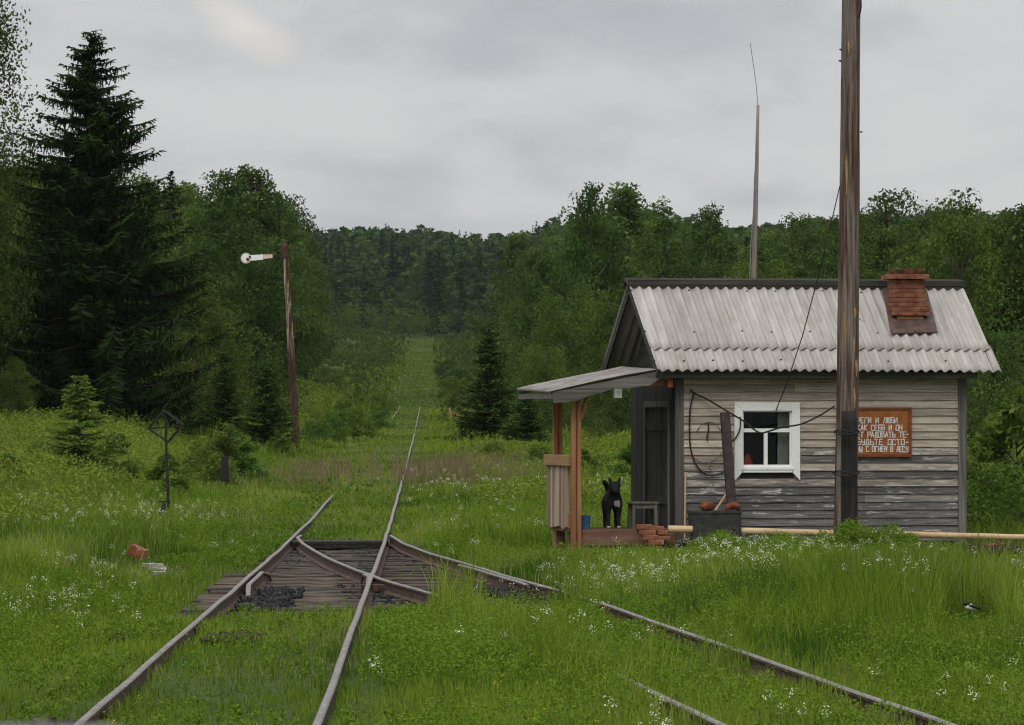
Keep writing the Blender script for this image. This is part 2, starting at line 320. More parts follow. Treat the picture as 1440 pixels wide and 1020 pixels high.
class MB:
    "collects shapes for ONE mesh"
    def __init__(s): s.v = []; s.f = []; s.t = []; s.m = []
    def add(s, vs, fs, tint=None, mi=0):
        b = len(s.v); s.v += [tuple(v) for v in vs]; t = random.random() if tint is None else tint
        for f in fs: s.f.append(tuple(i + b for i in f)); s.t.append(t); s.m.append(mi)
    def hexa(s, p, tint=None, mi=0):  # p: 8 points, bottom ring then top ring
        s.add(p, [(3, 2, 1, 0), (4, 5, 6, 7), (0, 1, 5, 4), (1, 2, 6, 5), (2, 3, 7, 6), (3, 0, 4, 7)], tint, mi)
    def box(s, a, b, tint=None, mi=0):
        x0, y0, z0 = a; x1, y1, z1 = b
        s.hexa([(x0, y0, z0), (x1, y0, z0), (x1, y1, z0), (x0, y1, z0), (x0, y0, z1), (x1, y0, z1), (x1, y1, z1), (x0, y1, z1)], tint, mi)
    def bar(s, p, q, w, h, up=(0, 0, 1), tint=None, mi=0):
        p, q = Vector(p), Vector(q); d = (q - p).normalized(); u = Vector(up)
        x = d.cross(u)
        x = (x if x.length > 1e-4 else d.cross(Vector((0, 1, 0)))).normalized(); z = x.cross(d)
        x *= w / 2; z *= h / 2
        s.hexa([p - x - z, p + x - z, q + x - z, q - x - z, p - x + z, p + x + z, q + x + z, q - x + z], tint, mi)
    def tube(s, pts, rad, n=8, tint=None, mi=0, cap=True):
        pts = [Vector(p) for p in pts]; rad = rad if isinstance(rad, (list, tuple)) else [rad] * len(pts)
        vs = []; fs = []; prev = None
        for i, p in enumerate(pts):
            d = (pts[min(i + 1, len(pts) - 1)] - pts[max(i - 1, 0)]).normalized()
            x = prev - d * prev.dot(d) if prev is not None else d.cross(Vector((.3, .9, .1)) if abs(d.z) > .8 else Vector((0, 0, 1)))
            x.normalize(); prev = x; y = d.cross(x)
            for k in range(n):
                a = 2 * math.pi * k / n; vs.append(p + (x * math.cos(a) + y * math.sin(a)) * rad[i])
        for i in range(len(pts) - 1):
            for k in range(n):
                k2 = (k + 1) % n; fs.append((i * n + k, i * n + k2, (i + 1) * n + k2, (i + 1) * n + k))
        if cap: fs.append(tuple(reversed(range(n)))); fs.append(tuple(range((len(pts) - 1) * n, len(pts) * n)))
        s.add(vs, fs, tint, mi)
    def sweep(s, pts, prof, mis=None, tint=.5):
        "profile (x across, z up) swept along pts"
        pts = [Vector(p) for p in pts]; n = len(prof); vs = []; fs = []
        for i, p in enumerate(pts):
            d = pts[min(i + 1, len(pts) - 1)] - pts[max(i - 1, 0)]; d.z = 0; d.normalize(); x = Vector((d.y, -d.x, 0))
            for a, b in prof: vs.append(p + x * a + Vector((0, 0, b)))
        base = len(s.v); s.v += [tuple(v) for v in vs]
        for i in range(len(pts) - 1):
            for k in range(n):
                k2 = (k + 1) % n
                s.f.append(tuple(base + j for j in (i * n + k, (i + 1) * n + k, (i + 1) * n + k2, i * n + k2))); s.t.append(tint); s.m.append(mis[k] if mis else 0)
        for c in (range(n), reversed(range((len(pts) - 1) * n, len(pts) * n))):
            s.f.append(tuple(base + j for j in c)); s.t.append(tint); s.m.append(max(mis) if mis else 0)
    def lathe(s, prof, n=16, c=(0, 0, 0), tint=None, mi=0):
        vs = []; fs = []
        for r, z in prof:
            for k in range(n):
                a = 2 * math.pi * k / n; vs.append((c[0] + r * math.cos(a), c[1] + r * math.sin(a), c[2] + z))
        for i in range(len(prof) - 1):
            for k in range(n): fs.append((i * n + k, i * n + (k + 1) % n, (i + 1) * n + (k + 1) % n, (i + 1) * n + k))
        fs.append(tuple(reversed(range(n)))); fs.append(tuple(range((len(prof) - 1) * n, len(prof) * n)))
        s.add(vs, fs, tint, mi)
    def build(s, name, m, parent=None, bevel=0, smooth=False):
        me = bpy.data.meshes.new(name); me.from_pydata(s.v, [], s.f); me.update()
        for k in (m if isinstance(m, (list, tuple)) else [m]): me.materials.append(k)
        me.polygons.foreach_set('material_index', s.m); set_attr(me, 'tint', s.t)
        rs = np.random.default_rng(len(s.f)); set_attr(me, 'tint2', np.repeat(rs.random(len(s.f) // 6 + 1), 6)[:len(s.f)])
        if smooth: me.polygons.foreach_set('use_smooth', [True] * len(s.f))
        o = link(name, me, None, parent)
        if bevel:
            b = o.modifiers.new('bevel', 'BEVEL'); b.width = bevel; b.segments = 2; b.limit_method = 'ANGLE'
        return o

# ------------------------------------------------------------------ plants as arrays
def rot_basis(n, rng, up=.0):
    "random unit normals and two tangents"
    v = rng.normal(size=(n, 3)); v[:, 2] += up; v /= np.linalg.norm(v, axis=1)[:, None] + 1e-9
    a = np.cross(v, rng.normal(size=(n, 3))); a /= np.linalg.norm(a, axis=1)[:, None] + 1e-9
    return v, a, np.cross(v, a)
def leaf_quads(pos, size, rng, up=.6, aspect=1.5, nrm=None):
    n = len(pos)
    v, a, b = rot_basis(n, rng, up)
    if nrm is not None:
        v = v + nrm * 1.0; v /= np.linalg.norm(v, axis=1)[:, None]
        a = np.cross(v, rng.normal(size=(n, 3))); a /= np.linalg.norm(a, axis=1)[:, None] + 1e-9; b = np.cross(v, a)
    s = (size * rng.uniform(.6, 1.3, n))[:, None] if np.isscalar(size) else (size * rng.uniform(.7, 1.2, n))[:, None]
    a = a * s * .5 * aspect; b = b * s * .5
    return np.stack([pos - a, pos + b * .9 - a * .1, pos + a, pos - b * .9 - a * .1], 1)
def broad_crown(seed, H, Rw, base, clumps, per, leaf, zs=.75, shape=.8, droop=0.0, cr=(.18, .40)):
    rng = np.random.default_rng(seed); P = []; T = []; N = []; cent = []; off = rng.uniform(-.22, .22, 3) * Rw; off[2] *= 20
    for k in range(clumps):
        t = rng.uniform(0, 1) ** .9; ang = rng.uniform(0, 2 * np.pi)
        env = 1.12 * Rw * min(1, t / .2 + .3) * (1 - t * .985) ** (.62 * shape) * rng.uniform(.62, 1.15)
        r = env * math.sqrt(rng.uniform(.15, 1))
        c = np.array([r * math.cos(ang) + off[0] * math.sin(3 * t + off[2]), r * math.sin(ang) + off[1] * math.sin(4 * t + off[2]), base + (H - base) * t])
        rad = rng.uniform(*cr) * Rw * (1.12 - .6 * t)
        cent.append((c, rad)); n = max(12, int(per * (rad / (.45 * Rw)) ** 1.6))
        d = rng.normal(size=(n, 3)); d /= np.linalg.norm(d, axis=1)[:, None]
        q = d * (rad * rng.uniform(.25, 1.08, n) ** .55)[:, None]
        q[:, 2] *= zs
        if droop: q[:, 2] -= droop * rng.uniform(0, 1, n) ** 2 * rad * 1.5
        P.append(c + q); N.append(d); T.append(np.clip(rng.uniform(.05, .95) + rng.normal(0, .15, n), 0, 1))
    return np.concatenate(P), np.concatenate(N), np.concatenate(T), cent
def conifer(seed, H, Rb, levels, per, step, tw, low=.05, irr=.2, droop=.3, tlmax=.5, power=.85, hang=1.0):
    rng = np.random.default_rng(seed); Q = []; T = []; br = []
    for i in range(levels):
        t = low + (1 - low) * (i / levels) ** .95
        z0 = t * H
        for k in range(per + (1 if rng.random() < .5 else 0)):
            ln = max(.10, Rb * (1 - t) ** power * rng.uniform(1 - irr, 1 + irr * .8) + .04 * H * (1 - t))
            if rng.random() < .10: ln *= .6
            a = rng.uniform(0, 2 * np.pi); zz = z0 + rng.uniform(-.4, .4) * H / levels
            dr = droop * (1 - t * 1.15) + .02
            ns = max(3, int(ln / step)); s = (np.arange(ns) + rng.uniform(.3, 1, ns)) / ns; s = s[s < 1.02]
            hx, hy = math.cos(a), math.sin(a)
            def path(s): return np.stack([hx * ln * s, hy * ln * s, zz - dr * ln * s * 1.25 + (dr * .95 + .16) * ln * s ** 2.3], -1)
            p = path(s); br.append((path(np.array([0, .4, .75, .96])), ln))
            tl = np.minimum(tlmax, .34 * ln * (1.12 - s) + .10) * rng.uniform(.7, 1.2, len(s))
            tone = rng.uniform(.1, .7)
            for side in (-1, 1, 0, 2):
                if side == 2 and hang <= 0: continue
                m = len(s)
                an = a + side * rng.uniform(.7, 1.15, m) if side in (-1, 1) else a + rng.uniform(-.3, .3, m)
                if side == 2:
                    d = np.stack([.25 * rng.normal(size=m), .25 * rng.normal(size=m), -np.ones(m)], 1); l = tl * .75 * hang * (s < .93)
                else:
                    d = np.stack([np.cos(an), np.sin(an), rng.uniform(-.55, .15, m) if side else rng.uniform(-.1, .4, m)], 1); l = tl * (1 if side else .6)
                d /= np.linalg.norm(d, axis=1)[:, None]
                w = np.cross(d, np.stack([rng.normal(size=m) * .5, rng.normal(size=m) * .5, np.ones(m)], 1)); w /= np.linalg.norm(w, axis=1)[:, None] + 1e-9
                w = w * (tw * rng.uniform(.7, 1.3, m))[:, None]
                e = p + d * l[:, None]
                Q.append(np.stack([p - w, p + w, e + w * .35, e - w * .35], 1))
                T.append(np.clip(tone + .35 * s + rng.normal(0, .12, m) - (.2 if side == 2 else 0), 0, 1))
    return np.concatenate(Q), np.concatenate(T), br
def quads_mesh(name, Q, tint, tint2=None):
    n = len(Q); return np_mesh(name, Q.reshape(-1, 3), np.arange(n * 4).reshape(n, 4), None, tint, tint2)

# tree kinds: (crown mesh, trunk mesh)
def make_broad(name, seed, H, Rw, base, clumps, per, leaf, lm, bark, droop=0, zs=.75, shape=.8, tr=.014, up=.35, cr=(.18, .40)):
    rng = np.random.default_rng(seed + 99)
    P, N, T, cent = broad_crown(seed, H, Rw, base, clumps, per, leaf, zs, shape, droop, cr)
    cm = quads_mesh(name + '_crown', leaf_quads(P, leaf, rng, up, 1.5, N * .7), T); cm.materials.append(M[lm])
    b = MB(); random.seed(seed); top = H * .93
    pts = [(0, 0, -.3)] + [(random.uniform(-.02, .02) * H * k / 6, random.uniform(-.02, .02) * H * k / 6, top * k / 6) for k in range(1, 7)]
    b.tube(pts, [H * tr * 1.3] + [H * tr * (1 - k / 6.6) for k in range(1, 7)], 7)
    for c, rad in cent[:26]:
        z = max(.12 * H, c[2] - math.hypot(c[0], c[1]) * random.uniform(.6, 1.1)); z = min(z, top * .9); k = z / top
        i = min(5, int(k * 6)); q = Vector(pts[i]).lerp(Vector(pts[i + 1]), k * 6 - i)
        b.tube([q, q.lerp(Vector(c), .5) + Vector((0, 0, .05 * rad)), c], [H * tr * .45 * (1 - k) + .012, H * tr * .22 + .006, .008], 5)
    tm = bpy.data.meshes.new(name + '_trunk'); tm.from_pydata(b.v, [], b.f); tm.materials.append(M[bark]); set_attr(tm, 'tint', b.t)
    tm.polygons.foreach_set('use_smooth', [True] * len(b.f)); return cm, tm
def make_conifer(name, seed, H, Rb, levels, per, step, tw, lm, **kw):
    Q, T, br = conifer(seed, H, Rb, levels, per, step, tw, **kw)
    cm = quads_mesh(name + '_crown', Q, T); cm.materials.append(M[lm])
    b = MB(); b.tube([(0, 0, -.3), (0, 0, H * .3), (0, 0, H * .7), (0, 0, H * .985)], [H * .016, H * .012, H * .006, .006], 7)
    for p, ln in br[::2]: b.tube([tuple(q) for q in p], [.012 + .010 * ln, .008 + .006 * ln, .006 + .003 * ln, .004], 4)
    tm = bpy.data.meshes.new(name + '_trunk'); tm.from_pydata(b.v, [], b.f); tm.materials.append(M['bark']); set_attr(tm, 'tint', b.t); return cm, tm

def plant(kind, name, loc, s, rz, label, cat, group=None, parts=('crown', 'trunk'), sz=None):
    o = thing(name, label, cat, loc, rz, group); o.scale = (s, s, sz or s)
    for me, pn in zip(kind, parts): link(pn, me, None, o)
    return o

BROAD = [make_broad('aspen', 11, 10, 2.5, 1.6, 140, 270, .115, 'leaf', 'bark'),
         make_broad('alder', 12, 10, 2.9, 1.2, 150, 270, .115, 'leaf', 'bark', shape=.72),
         make_broad('rowan', 13, 10, 2.2, 1.4, 130, 270, .11, 'leaf', 'bark', shape=.95),
         make_broad('goat_willow', 14, 10, 3.3, .8, 160, 270, .115, 'leaf', 'bark', shape=.65, cr=(.16, .36)),
         make_broad('birch', 15, 10, 2.1, 1.8, 170, 280, .10, 'birch_leaf', 'bark', droop=.9, zs=1.0, shape=.85, cr=(.14, .32))]
WILLOW = [make_broad('willow_bush', 21, 10, 4.6, .6, 110, 260, .14, 'leaf_light', 'bark', shape=.55, cr=(.22, .42)),
          make_broad('young_birch', 22, 10, 3.2, .8, 95, 260, .13, 'leaf_light', 'bark', shape=.7, cr=(.22, .45))]
SPR = [make_conifer('fir', 31, 10, 1.9, 38, 6, .13, .038, 'spruce', irr=.25, tlmax=.34), make_conifer('fir_narrow', 32, 10, 1.35, 40, 6, .13, .038, 'spruce', irr=.3, tlmax=.32)]
BUSH = make_broad('dense_bush', 44, 5, 2.5, .1, 105, 250, .10, 'leaf', 'bark', shape=.55, tr=.010, cr=(.20, .38))
SHRUB = [make_broad('shrub', 41, 2, 1.05, .1, 52, 130, .075, 'shrub_leaf', 'bark', shape=.6, tr=.012, cr=(.22, .42)),
         make_broad('shrub_tall', 42, 2, .75, .1, 52, 120, .075, 'shrub_leaf', 'bark', shape=.75, tr=.012, cr=(.22, .42)),
         make_broad('shrub_dark', 43, 2, 1.15, .05, 60, 140, .08, 'leaf', 'bark', shape=.55, tr=.012, cr=(.22, .42))]

# ------------------------------------------------------------------ ground
def build_ground():
    def axis(lo, hi, fine, step, g=1.18):
        a = list(np.arange(fine[0], fine[1] + step / 2, step)); s = step
        while a[-1] < hi: s *= g; a.append(a[-1] + s)
        s = step
        while a[0] > lo: s *= g; a.insert(0, a[0] - s)
        return np.array(a)
    xs = axis(-2500, 2500, (-16, 14), .4, 1.12); ds = axis(-60, 3200, (20, 100), .5, 1.035)
    X, D = np.meshgrid(xs, ds); Z = gz(X, D)
    nx, ny = len(xs), len(ds); V = np.stack([X, D, Z], -1).reshape(-1, 3)
    i = (np.arange(ny - 1)[:, None] * nx + np.arange(nx - 1)[None]).ravel()
    me = np_mesh('ground', V, np.stack([i, i + 1, i + 1 + nx, i + nx], 1), smooth=True)
    tag(link('ground', me, M['ground']), 'grassy earth rising gently towards the wooded hill', 'ground', kind='structure')
build_ground()

# ------------------------------------------------------------------ grass and herbs (each one mass)
def halfw(D): return 720 / F * D + 1.4 + .015 * D
def shed_clear(X, D, pad=.0):
    sx, sy = to_shed(X, D)
    return (sx > -1.75 - pad) & (sx < 4.55 + pad) & (sy > -.10 - pad) & (sy < 3.1)
def grass_h(X, D):
    u = X - xc(D); no = np.where(D < 77, xout(D), xc(D) + .76); ni = np.where(D < 77, xin(D), xc(D) - .76)
    ro = X - no
    h = .10 + .22 * sstep(.9, 3.2, -u) + .28 * sstep(3.5, 7.0, -u) * sstep(66, 100, D)
    h = h * (1 - .45 * sstep(7, 10, -u) * sstep(90, 112, D))
    right = np.where(D < 77, ro, u - .76)
    h = h + .20 * sstep(.1, 1.1, right) + .16 * sstep(1.0, 2.6, right) * (1 - sstep(62, 66, D)) + .10 * sstep(3, 8, right)
    tri = (X > xc(D) + .9) & (X < ni - .05) & (D < 52)
    h = np.where(tri, .10 + .12 * sstep(.9, 1.5, u) * (1 - sstep(48.5, 51, D)) - .03 * sstep(0, .25, -(X - ni)), h)
    between = (X > ni - .05) & (X < no + .08) & (D < 50)
    h = np.where(between, .125, h)
    h = np.where((np.abs(X - ni) < .5) & (D > 34.5) & (D < 49.2), .36, h)                 # hides the inner siding rail
    gap = ((D > 48.8) & (D < 50.2)) | ((D > 37.4) & (D < 39.3))
    h = np.where(gap & (np.abs(X - no) < .35), .30, h)
    h = np.where(~gap & (np.abs(X - no) < .2) & (D < 50), .15, h)                                # rail sinks into the grass
    h = np.where((np.abs(u) < 1.0) & (D > 77), np.where(D < 88, .11, .13), h)
    h = np.where((np.abs(u) < .95) & (D > 85) & (D < 103) & (u < -.55), .11, h)
    h = np.where((np.abs(u) < .98) & (D < 48.5) & (X < ni), .105, h)
    nr_ = (np.abs(np.abs(u) - .76) < .17); h = np.where(nr_ & (D < 48), .085 + .05 * (vnoise(D * .5, X * 2, 77) > .5), h); h = np.where(nr_ & (D > 78), .10 + .035 * sstep(120, 250, D), h); h = np.where(nr_ & (D > 103) & (u < 0), .22, h)
    h = np.where((np.abs(u) < 2.6) & (D > 103), h * .75, h)
    h = np.where(sleeper_zone(X, D), .05, h)
    sx, sy = to_shed(X, D)
    h = np.where((sx > -2.6) & (sx < .2) & (sy > -1.3) & (sy < 0), .10, h)
    h = np.where((sx > .1) & (sx < 4.3) & (sy > -3.2) & (sy < -.10), .17, h)
    h = np.where((sx > 4.0) & (sx < 9) & (sy > -7) & (sy < .6), .07, h)
    h = np.where((np.abs(X + 5.15) < .85) & (D > 58) & (D < 69.5), .07, h)
    n = vnoise(X * 1.3, D * .45, 11) * .45 + vnoise(X * 4.5, D * 2.2, 12) * .55
    sd = np.zeros_like(h)
    lim = np.maximum(.04, (2.1 - (2.1 - .24) * D / 69.0 - gz(X, D)) * .95)
    cap = (X > -.2) & (X < 10) & (D > 48) & (D < 70) & ~((np.abs(X / D * F + CX - 1225) < 50) & (D > 65.5))
    bird_ = (np.abs(X / D - .0992) < .0065) & (D > 35) & (D < 47.2); heap = (X / D > .098) & (D > 54) & (D < 70)
    hh = h * (.30 + 1.4 * n) * (1 + .6 * sstep(.62, .8, vnoise(X * .5, D * .16, 13)) * (np.abs(u) > 1.2))
    hh = np.where(cap, np.minimum(hh, lim), hh); hh = np.where(bird_, np.minimum(hh, np.maximum(.05, 2.06 - 1.95 * D / 46.5 - gz(X, D))), hh)
    deck_ = (X > xc(D) + .9) & (X < no - np.where(D < 50.6, .38, .02)) & (D > 43.5) & (D < 51.5) & ~((np.abs(X - ni) < .22) & (D < 50.2))
    hh = np.where(deck_, np.minimum(hh, np.maximum(.03, 2.1 - 2.07 * D / 51.2 - gz(X, D))), hh)
    hh = np.where(heap, np.minimum(hh, np.maximum(.03, np.where(D < 60.3, 2.1 - 1.96 * D / 60.5, 2.1 - 2.0 * D / 68.0) - gz(X, D))), hh)
    return hh
    return h * (.30 + 1.4 * n) * (1 + .6 * sstep(.62, .8, vnoise(X * .5, D * .16, 13)) * (np.abs(u) > 1.2))
def scatter(D0, D1, dens, rng, xl=None, xr=None):
    D = np.linspace(D0, D1, 60); w = 2 * halfw(D)
    if xl is not None: w = np.minimum(halfw(D), xr(D)) - np.maximum(-halfw(D), xl(D))
    w = np.maximum(w, .01); n = int(np.trapz(w, D) * dens); cdf = np.cumsum(w); cdf /= cdf[-1]
    d = np.interp(rng.random(n), np.concatenate([[0], cdf]), np.concatenate([[D0], D])); d += rng.uniform(-.5, .5, n) * (D1 - D0) / 60
    lo = -halfw(d) if xl is None else np.maximum(-halfw(d), xl(d)); hi = halfw(d) if xl is None else np.minimum(halfw(d), xr(d))
    return lo + rng.random(n) * (hi - lo), d
def near_rail(X, D, r=.045):
    k = (np.abs(np.abs(X - xc(D)) - .76) < r) & (D < 350) & ~((D > 104) & (D < 200) & (X < xc(D))) & ~((D > 215) & (D < 260))
    gap = ((D > 48.7) & (D < 50.4)) | ((D > 37.6) & (D < 39.1))
    return k | ((D < 77) & (((np.abs(X - xout(D)) < r) & ~gap) | ((np.abs(X - xin(D)) < r) & ~((D > 35.6) & (D < 50.4)))))
class Blades:
    def __init__(s): s.P = []; s.T = []; s.T2 = []
    def add(s, X, D, h, w, rng, lean=.45, t=None, t2=None):
        n = len(X); z = gz(X, D) - .02; a = rng.uniform(0, 2 * np.pi, n); b = rng.uniform(0, 2 * np.pi, n)
        l = h * rng.uniform(.05, lean, n); dx, dy = np.cos(a) * l, np.sin(a) * l; wx, wy = np.cos(b) * w / 2, np.sin(b) * w / 2
        P = np.empty((n, 5, 3)); base = np.stack([X, D, z], 1); W_ = np.stack([wx, wy, 0 * wx], 1)
        mid = base + np.stack([dx * .3, dy * .3, h * .58], 1); tip = base + np.stack([dx * 1.0, dy * 1.0, h * (1 - .12 * rng.random(n))], 1)
        P[:, 0] = base - W_; P[:, 1] = base + W_; P[:, 2] = mid - W_ * .75; P[:, 3] = mid + W_ * .75; P[:, 4] = tip
        s.P.append(P)
        pt = np.clip(.02 + 1.15 * vnoise(X * .55, D * .18, 21) * .85 + .45 * vnoise(X * 2.2, D * .9, 22) - .2 + rng.normal(0, .24, n), 0, 1)
        s.T.append(pt if t is None else t); s.T2.append(rng.random(n) ** 1.0 * (.45 + .75 * vnoise(X * .7, D * .3, 23)) if t2 is None else t2)
    def mesh(s, name):
        P = np.concatenate(s.P); n = len(P); i = np.arange(n)[:, None] * 5
        t = np.concatenate(s.T); t2 = np.concatenate(s.T2)
        return np_mesh(name, P, i + np.array([[0, 1, 3, 2]]), i + np.array([[2, 3, 4]]), np.tile(t, 2), np.tile(t2, 2))
def wpx(D, k): return k * D * 1.406 / F
G = Blades()
ZONES = [(26.5, 34, 620, 1.05), (34, 50, 430, 1.05), (50, 66, 270, 1.1), (66, 84, 200, 1.1), (84, 115, 130, 1.05), (115, 160, 70, 1.1), (160, 240, 26, 1.35), (240, 350, 11, 1.5)]
for d0, d1, dens, k in ZONES:
    rng = np.random.default_rng(int(d0 * 10))
    if d0 < 150: X, D = scatter(d0, d1, dens, rng)
    else: X, D = scatter(d0, d1, dens, rng, lambda d: xc(d) - 11, lambda d: xc(d) + 12 + .01 * d)
    h = grass_h(X, D); keep = ~near_rail(X, D) & ~shed_clear(X, D)
    sl = sleeper_zone(X, D) & (vnoise(X * 2, D * .8, 31) < .80); keep &= ~sl
    keep &= rng.random(len(X)) < np.clip(.55 + h * 2.5, 0, 1)
    X, D, h = X[keep], D[keep], h[keep]; h = np.maximum(h * rng.uniform(.35, 1.2, len(X)), .03)
    G.add(X, D, h, np.maximum(.0045, wpx(D, k)) * rng.uniform(.7, 1.3, len(X)), rng)
rng = np.random.default_rng(5)        # the grassed-over corridor of the line, far up the slope
X, D = scatter(350, 860, 3.0, rng, lambda d: xc(d) - 8, lambda d: xc(d) + 7)
u = np.abs(X - xc(D) - .3); G.add(X, D, np.where(u < 2.2, .14, .45) * rng.uniform(.6, 1.2, len(X)), wpx(D, 1.8), rng, t=np.clip(rng.normal(.30, .18, len(X)), 0, 1))
tag(link('meadow_grass', G.mesh('meadow_grass'), M['grass']), 'uneven green grass covering the ground around the rails', 'grass', kind='stuff')
# taller darker grass tufts at the right
TG = Blades()
for (px, py, r, n, hh) in [(1090, 850, 1.3, 5200, .40), (1180, 905, .9, 2400, .28), (1010, 800, 1.2, 2600, .24), (1330, 830, 1.5, 2600, .24), (1010, 855, .8, 1800, .30), (700, 935, .9, 2600, .20), (850, 960, .6, 1500, .2), (60, 770, 1.2, 2600, .42), (200, 690, 2.0, 3000, .42), (830, 715, 1.2, 1800, .22), (1380, 940, .9, 2400, .26), (30, 860, .8, 2000, .22)]:
    D0 = F * 2.0 / (py - HY); X0 = xat(px, D0); rng = np.random.default_rng(px)
    n = int(n * .6); X = X0 + rng.normal(0, r * .45, n); D = D0 + rng.normal(0, r * 1.8, n); k = ~shed_clear(X, D) & ~near_rail(X, D, .12); k &= ~sleeper_zone(X, D)
    k &= np.abs(X - xc(D)) > 1.0; X, D = X[k], D[k]
    h = hh * np.exp(-((X - X0) / r) ** 2) * rng.uniform(.6, 1.25, len(X)) + .04
    if px > 700: h = np.minimum(h, np.maximum(.03, (2.1 - 1.86 * D / 69.0 - gz(X, D)) * np.where(D > 47, 1.0, 3)))
    TG.add(X, D, h, np.maximum(.006, wpx(D, 1.15)), rng, .4, t=np.clip(rng.normal(.28, .22, len(X)), 0, 1), t2=np.zeros(len(X)))
tag(link('tall_grass', TG.mesh('tall_grass'), M['tall_grass']), 'taller darker grass growing in clumps among the meadow', 'grass', kind='stuff')

# broad-leaved herbs
def herbs(name, spots, mat_, label, seed, leaves=22, leaf=.020, lk=1.5):
    rng = np.random.default_rng(seed); Q = []; T = []
    for X, D, h in spots:
        n = len(X); z = gz(X, D)
        for j in range(leaves):
            f = rng.uniform(.25, 1.05, n); r = h * .42 * rng.uniform(.2, 1, n) * (1.15 - f * .5); a = rng.uniform(0, 2 * np.pi, n)
            p = np.stack([X + r * np.cos(a), D + r * np.sin(a), z + h * f], 1)
            Q.append(leaf_quads(p, np.maximum(leaf, wpx(D, lk)), rng, 1.1, 1.6)); T.append(np.clip(.2 + .6 * f * rng.uniform(.5, 1.1, n) + .3 * (vnoise(X * 1.5, D * .5, seed) - .5), 0, 1))
    Q = np.concatenate(Q); T = np.concatenate(T)
    tag(link(name, quads_mesh(name, Q, T, rng.random(len(T)) * .75), M[mat_]), label, 'undergrowth', kind='stuff')
rng = np.random.default_rng(77); S = []
for d0, d1, dens in [(27, 50, 46), (50, 84, 26), (84, 150, 8)]:
    X, D = scatter(d0, d1, dens, rng); u = X - xc(D)
    k = ~near_rail(X, D, .12) & ~shed_clear(X, D, .05) & (vnoise(X * .9, D * .3, 41) + .35 * rng.random(len(X)) > .62)
    k &= ~(sleeper_zone(X, D) & (rng.random(len(X)) > .07)) & ((np.abs(u) > .95) | (rng.random(len(X)) < .35))
    X, D = X[k], D[k]; S.append((X, D, np.minimum(grass_h(X, D) * 1.05, .34) * rng.uniform(.6, 1.15, len(X)) + .02))
for px, py, r, n, hh in [(660, 925, .75, 700, .26), (760, 880, .9, 600, .22), (600, 870, .5, 350, .13), (560, 900, .5, 350, .18), (200, 985, .8, 300, .17), (860, 850, .6, 250, .2), (760, 760, 1.4, 500, .22), (900, 790, .9, 400, .24), (1010, 760, .6, 500, .34), (1090, 762, .7, 300, .26), (1160, 757, .22, 240, .30), (1195, 758, .24, 420, .46), (1222, 758, .26, 380, .36), (1252, 760, .3, 420, .38), (1280, 762, .2, 200, .26), (1120, 790, 1.0, 400, .3), (900, 775, .5, 250, .16)]:
    D0 = F * 2.0 / (py - HY); D0 = min(D0, 66.9) if px > 930 else D0; X0 = xat(px, D0); X = X0 + rng.normal(0, r * .5, n); D = D0 + rng.normal(0, r * (2.2 if D0 < 64 else .9), n)
    k = ~near_rail(X, D, .15) & (np.abs(X - xc(D)) > .98) & ~shed_clear(X, D, .1); X, D = X[k], D[k]
    S.append((X, D, hh * np.exp(-((X - X0) / r) ** 2) * rng.uniform(.6, 1.2, len(X)) + .03))
herbs('leafy_herbs', S, 'herb', 'low leafy green herbs and clover among the grass', 9)
# waist-high scrub along the wood edges
S = []
rngs = np.random.default_rng(78)
for d0, d1, dens in [(78, 112, 17), (112, 170, 10), (170, 260, 3.2), (260, 420, 1.3)]:
    X, D = scatter(d0, d1, dens, rngs, lambda d: xc(d) - 22, lambda d: xc(d) - 3.3 - .004 * d)
    u = X - xc(D); k = (vnoise(X * .5, D * .16, 51) + .5 * rngs.random(len(X)) > .40) & (sstep(3, 7.5, -u) > rngs.random(len(X)) * .8) & ~((D < 100) & (u > -5.2)); X, D = X[k], D[k]
    S.append((X, D, (.45 + .75 * vnoise(X * .3, D * .12, 52)) * rngs.uniform(.5, 1.1, len(X)) * (.45 + .55 * sstep(3, 7, -(X - xc(D))))))
    X, D = scatter(max(d0, 95), max(d1, 96), dens, rngs, lambda d: xc(d) + 2.6, lambda d: xc(d) + 24)
    k = (vnoise(X * .5, D * .16, 53) + .5 * rngs.random(len(X)) > .78) & ~shed_clear(X, D, .8); X, D = X[k], D[k]
    S.append((X, D, (.30 + .5 * vnoise(X * .3, D * .12, 54)) * rngs.uniform(.5, 1.1, len(X))))
herbs('scrub_undergrowth', S, 'scrub', 'waist-high pale green scrub along both edges of the wood', 10, leaves=26, leaf=.05, lk=1.7)
S = []; rngs = np.random.default_rng(79)
for d0, d1, dens, hm in [(215, 300, .20, .55), (300, 430, .24, .65), (430, 640, .22, .85), (640, 872, .20, 1.25)]:
    for sg in (-1, 1):
        X, D = scatter(d0, d1, dens, rngs, (lambda d: xc(d) + 2.3) if sg > 0 else (lambda d: xc(d) - 27), (lambda d: xc(d) + 14) if sg > 0 else (lambda d: xc(d) - 2.1))
        u = np.abs(X - xc(D)); S.append((X, D, hm * rngs.uniform(.35, 1.2, len(X)) * (.30 + .70 * sstep(2, 8, u))))
X, D = scatter(868, 900, .14, rngs); S.append((X, D, rngs.uniform(2.0, 5.5, len(X))))
herbs('valley_shrubs', S, 'valley', 'low dark green shrubs covering the valley beside the distant track', 13, leaves=56, leaf=.15, lk=1.5)
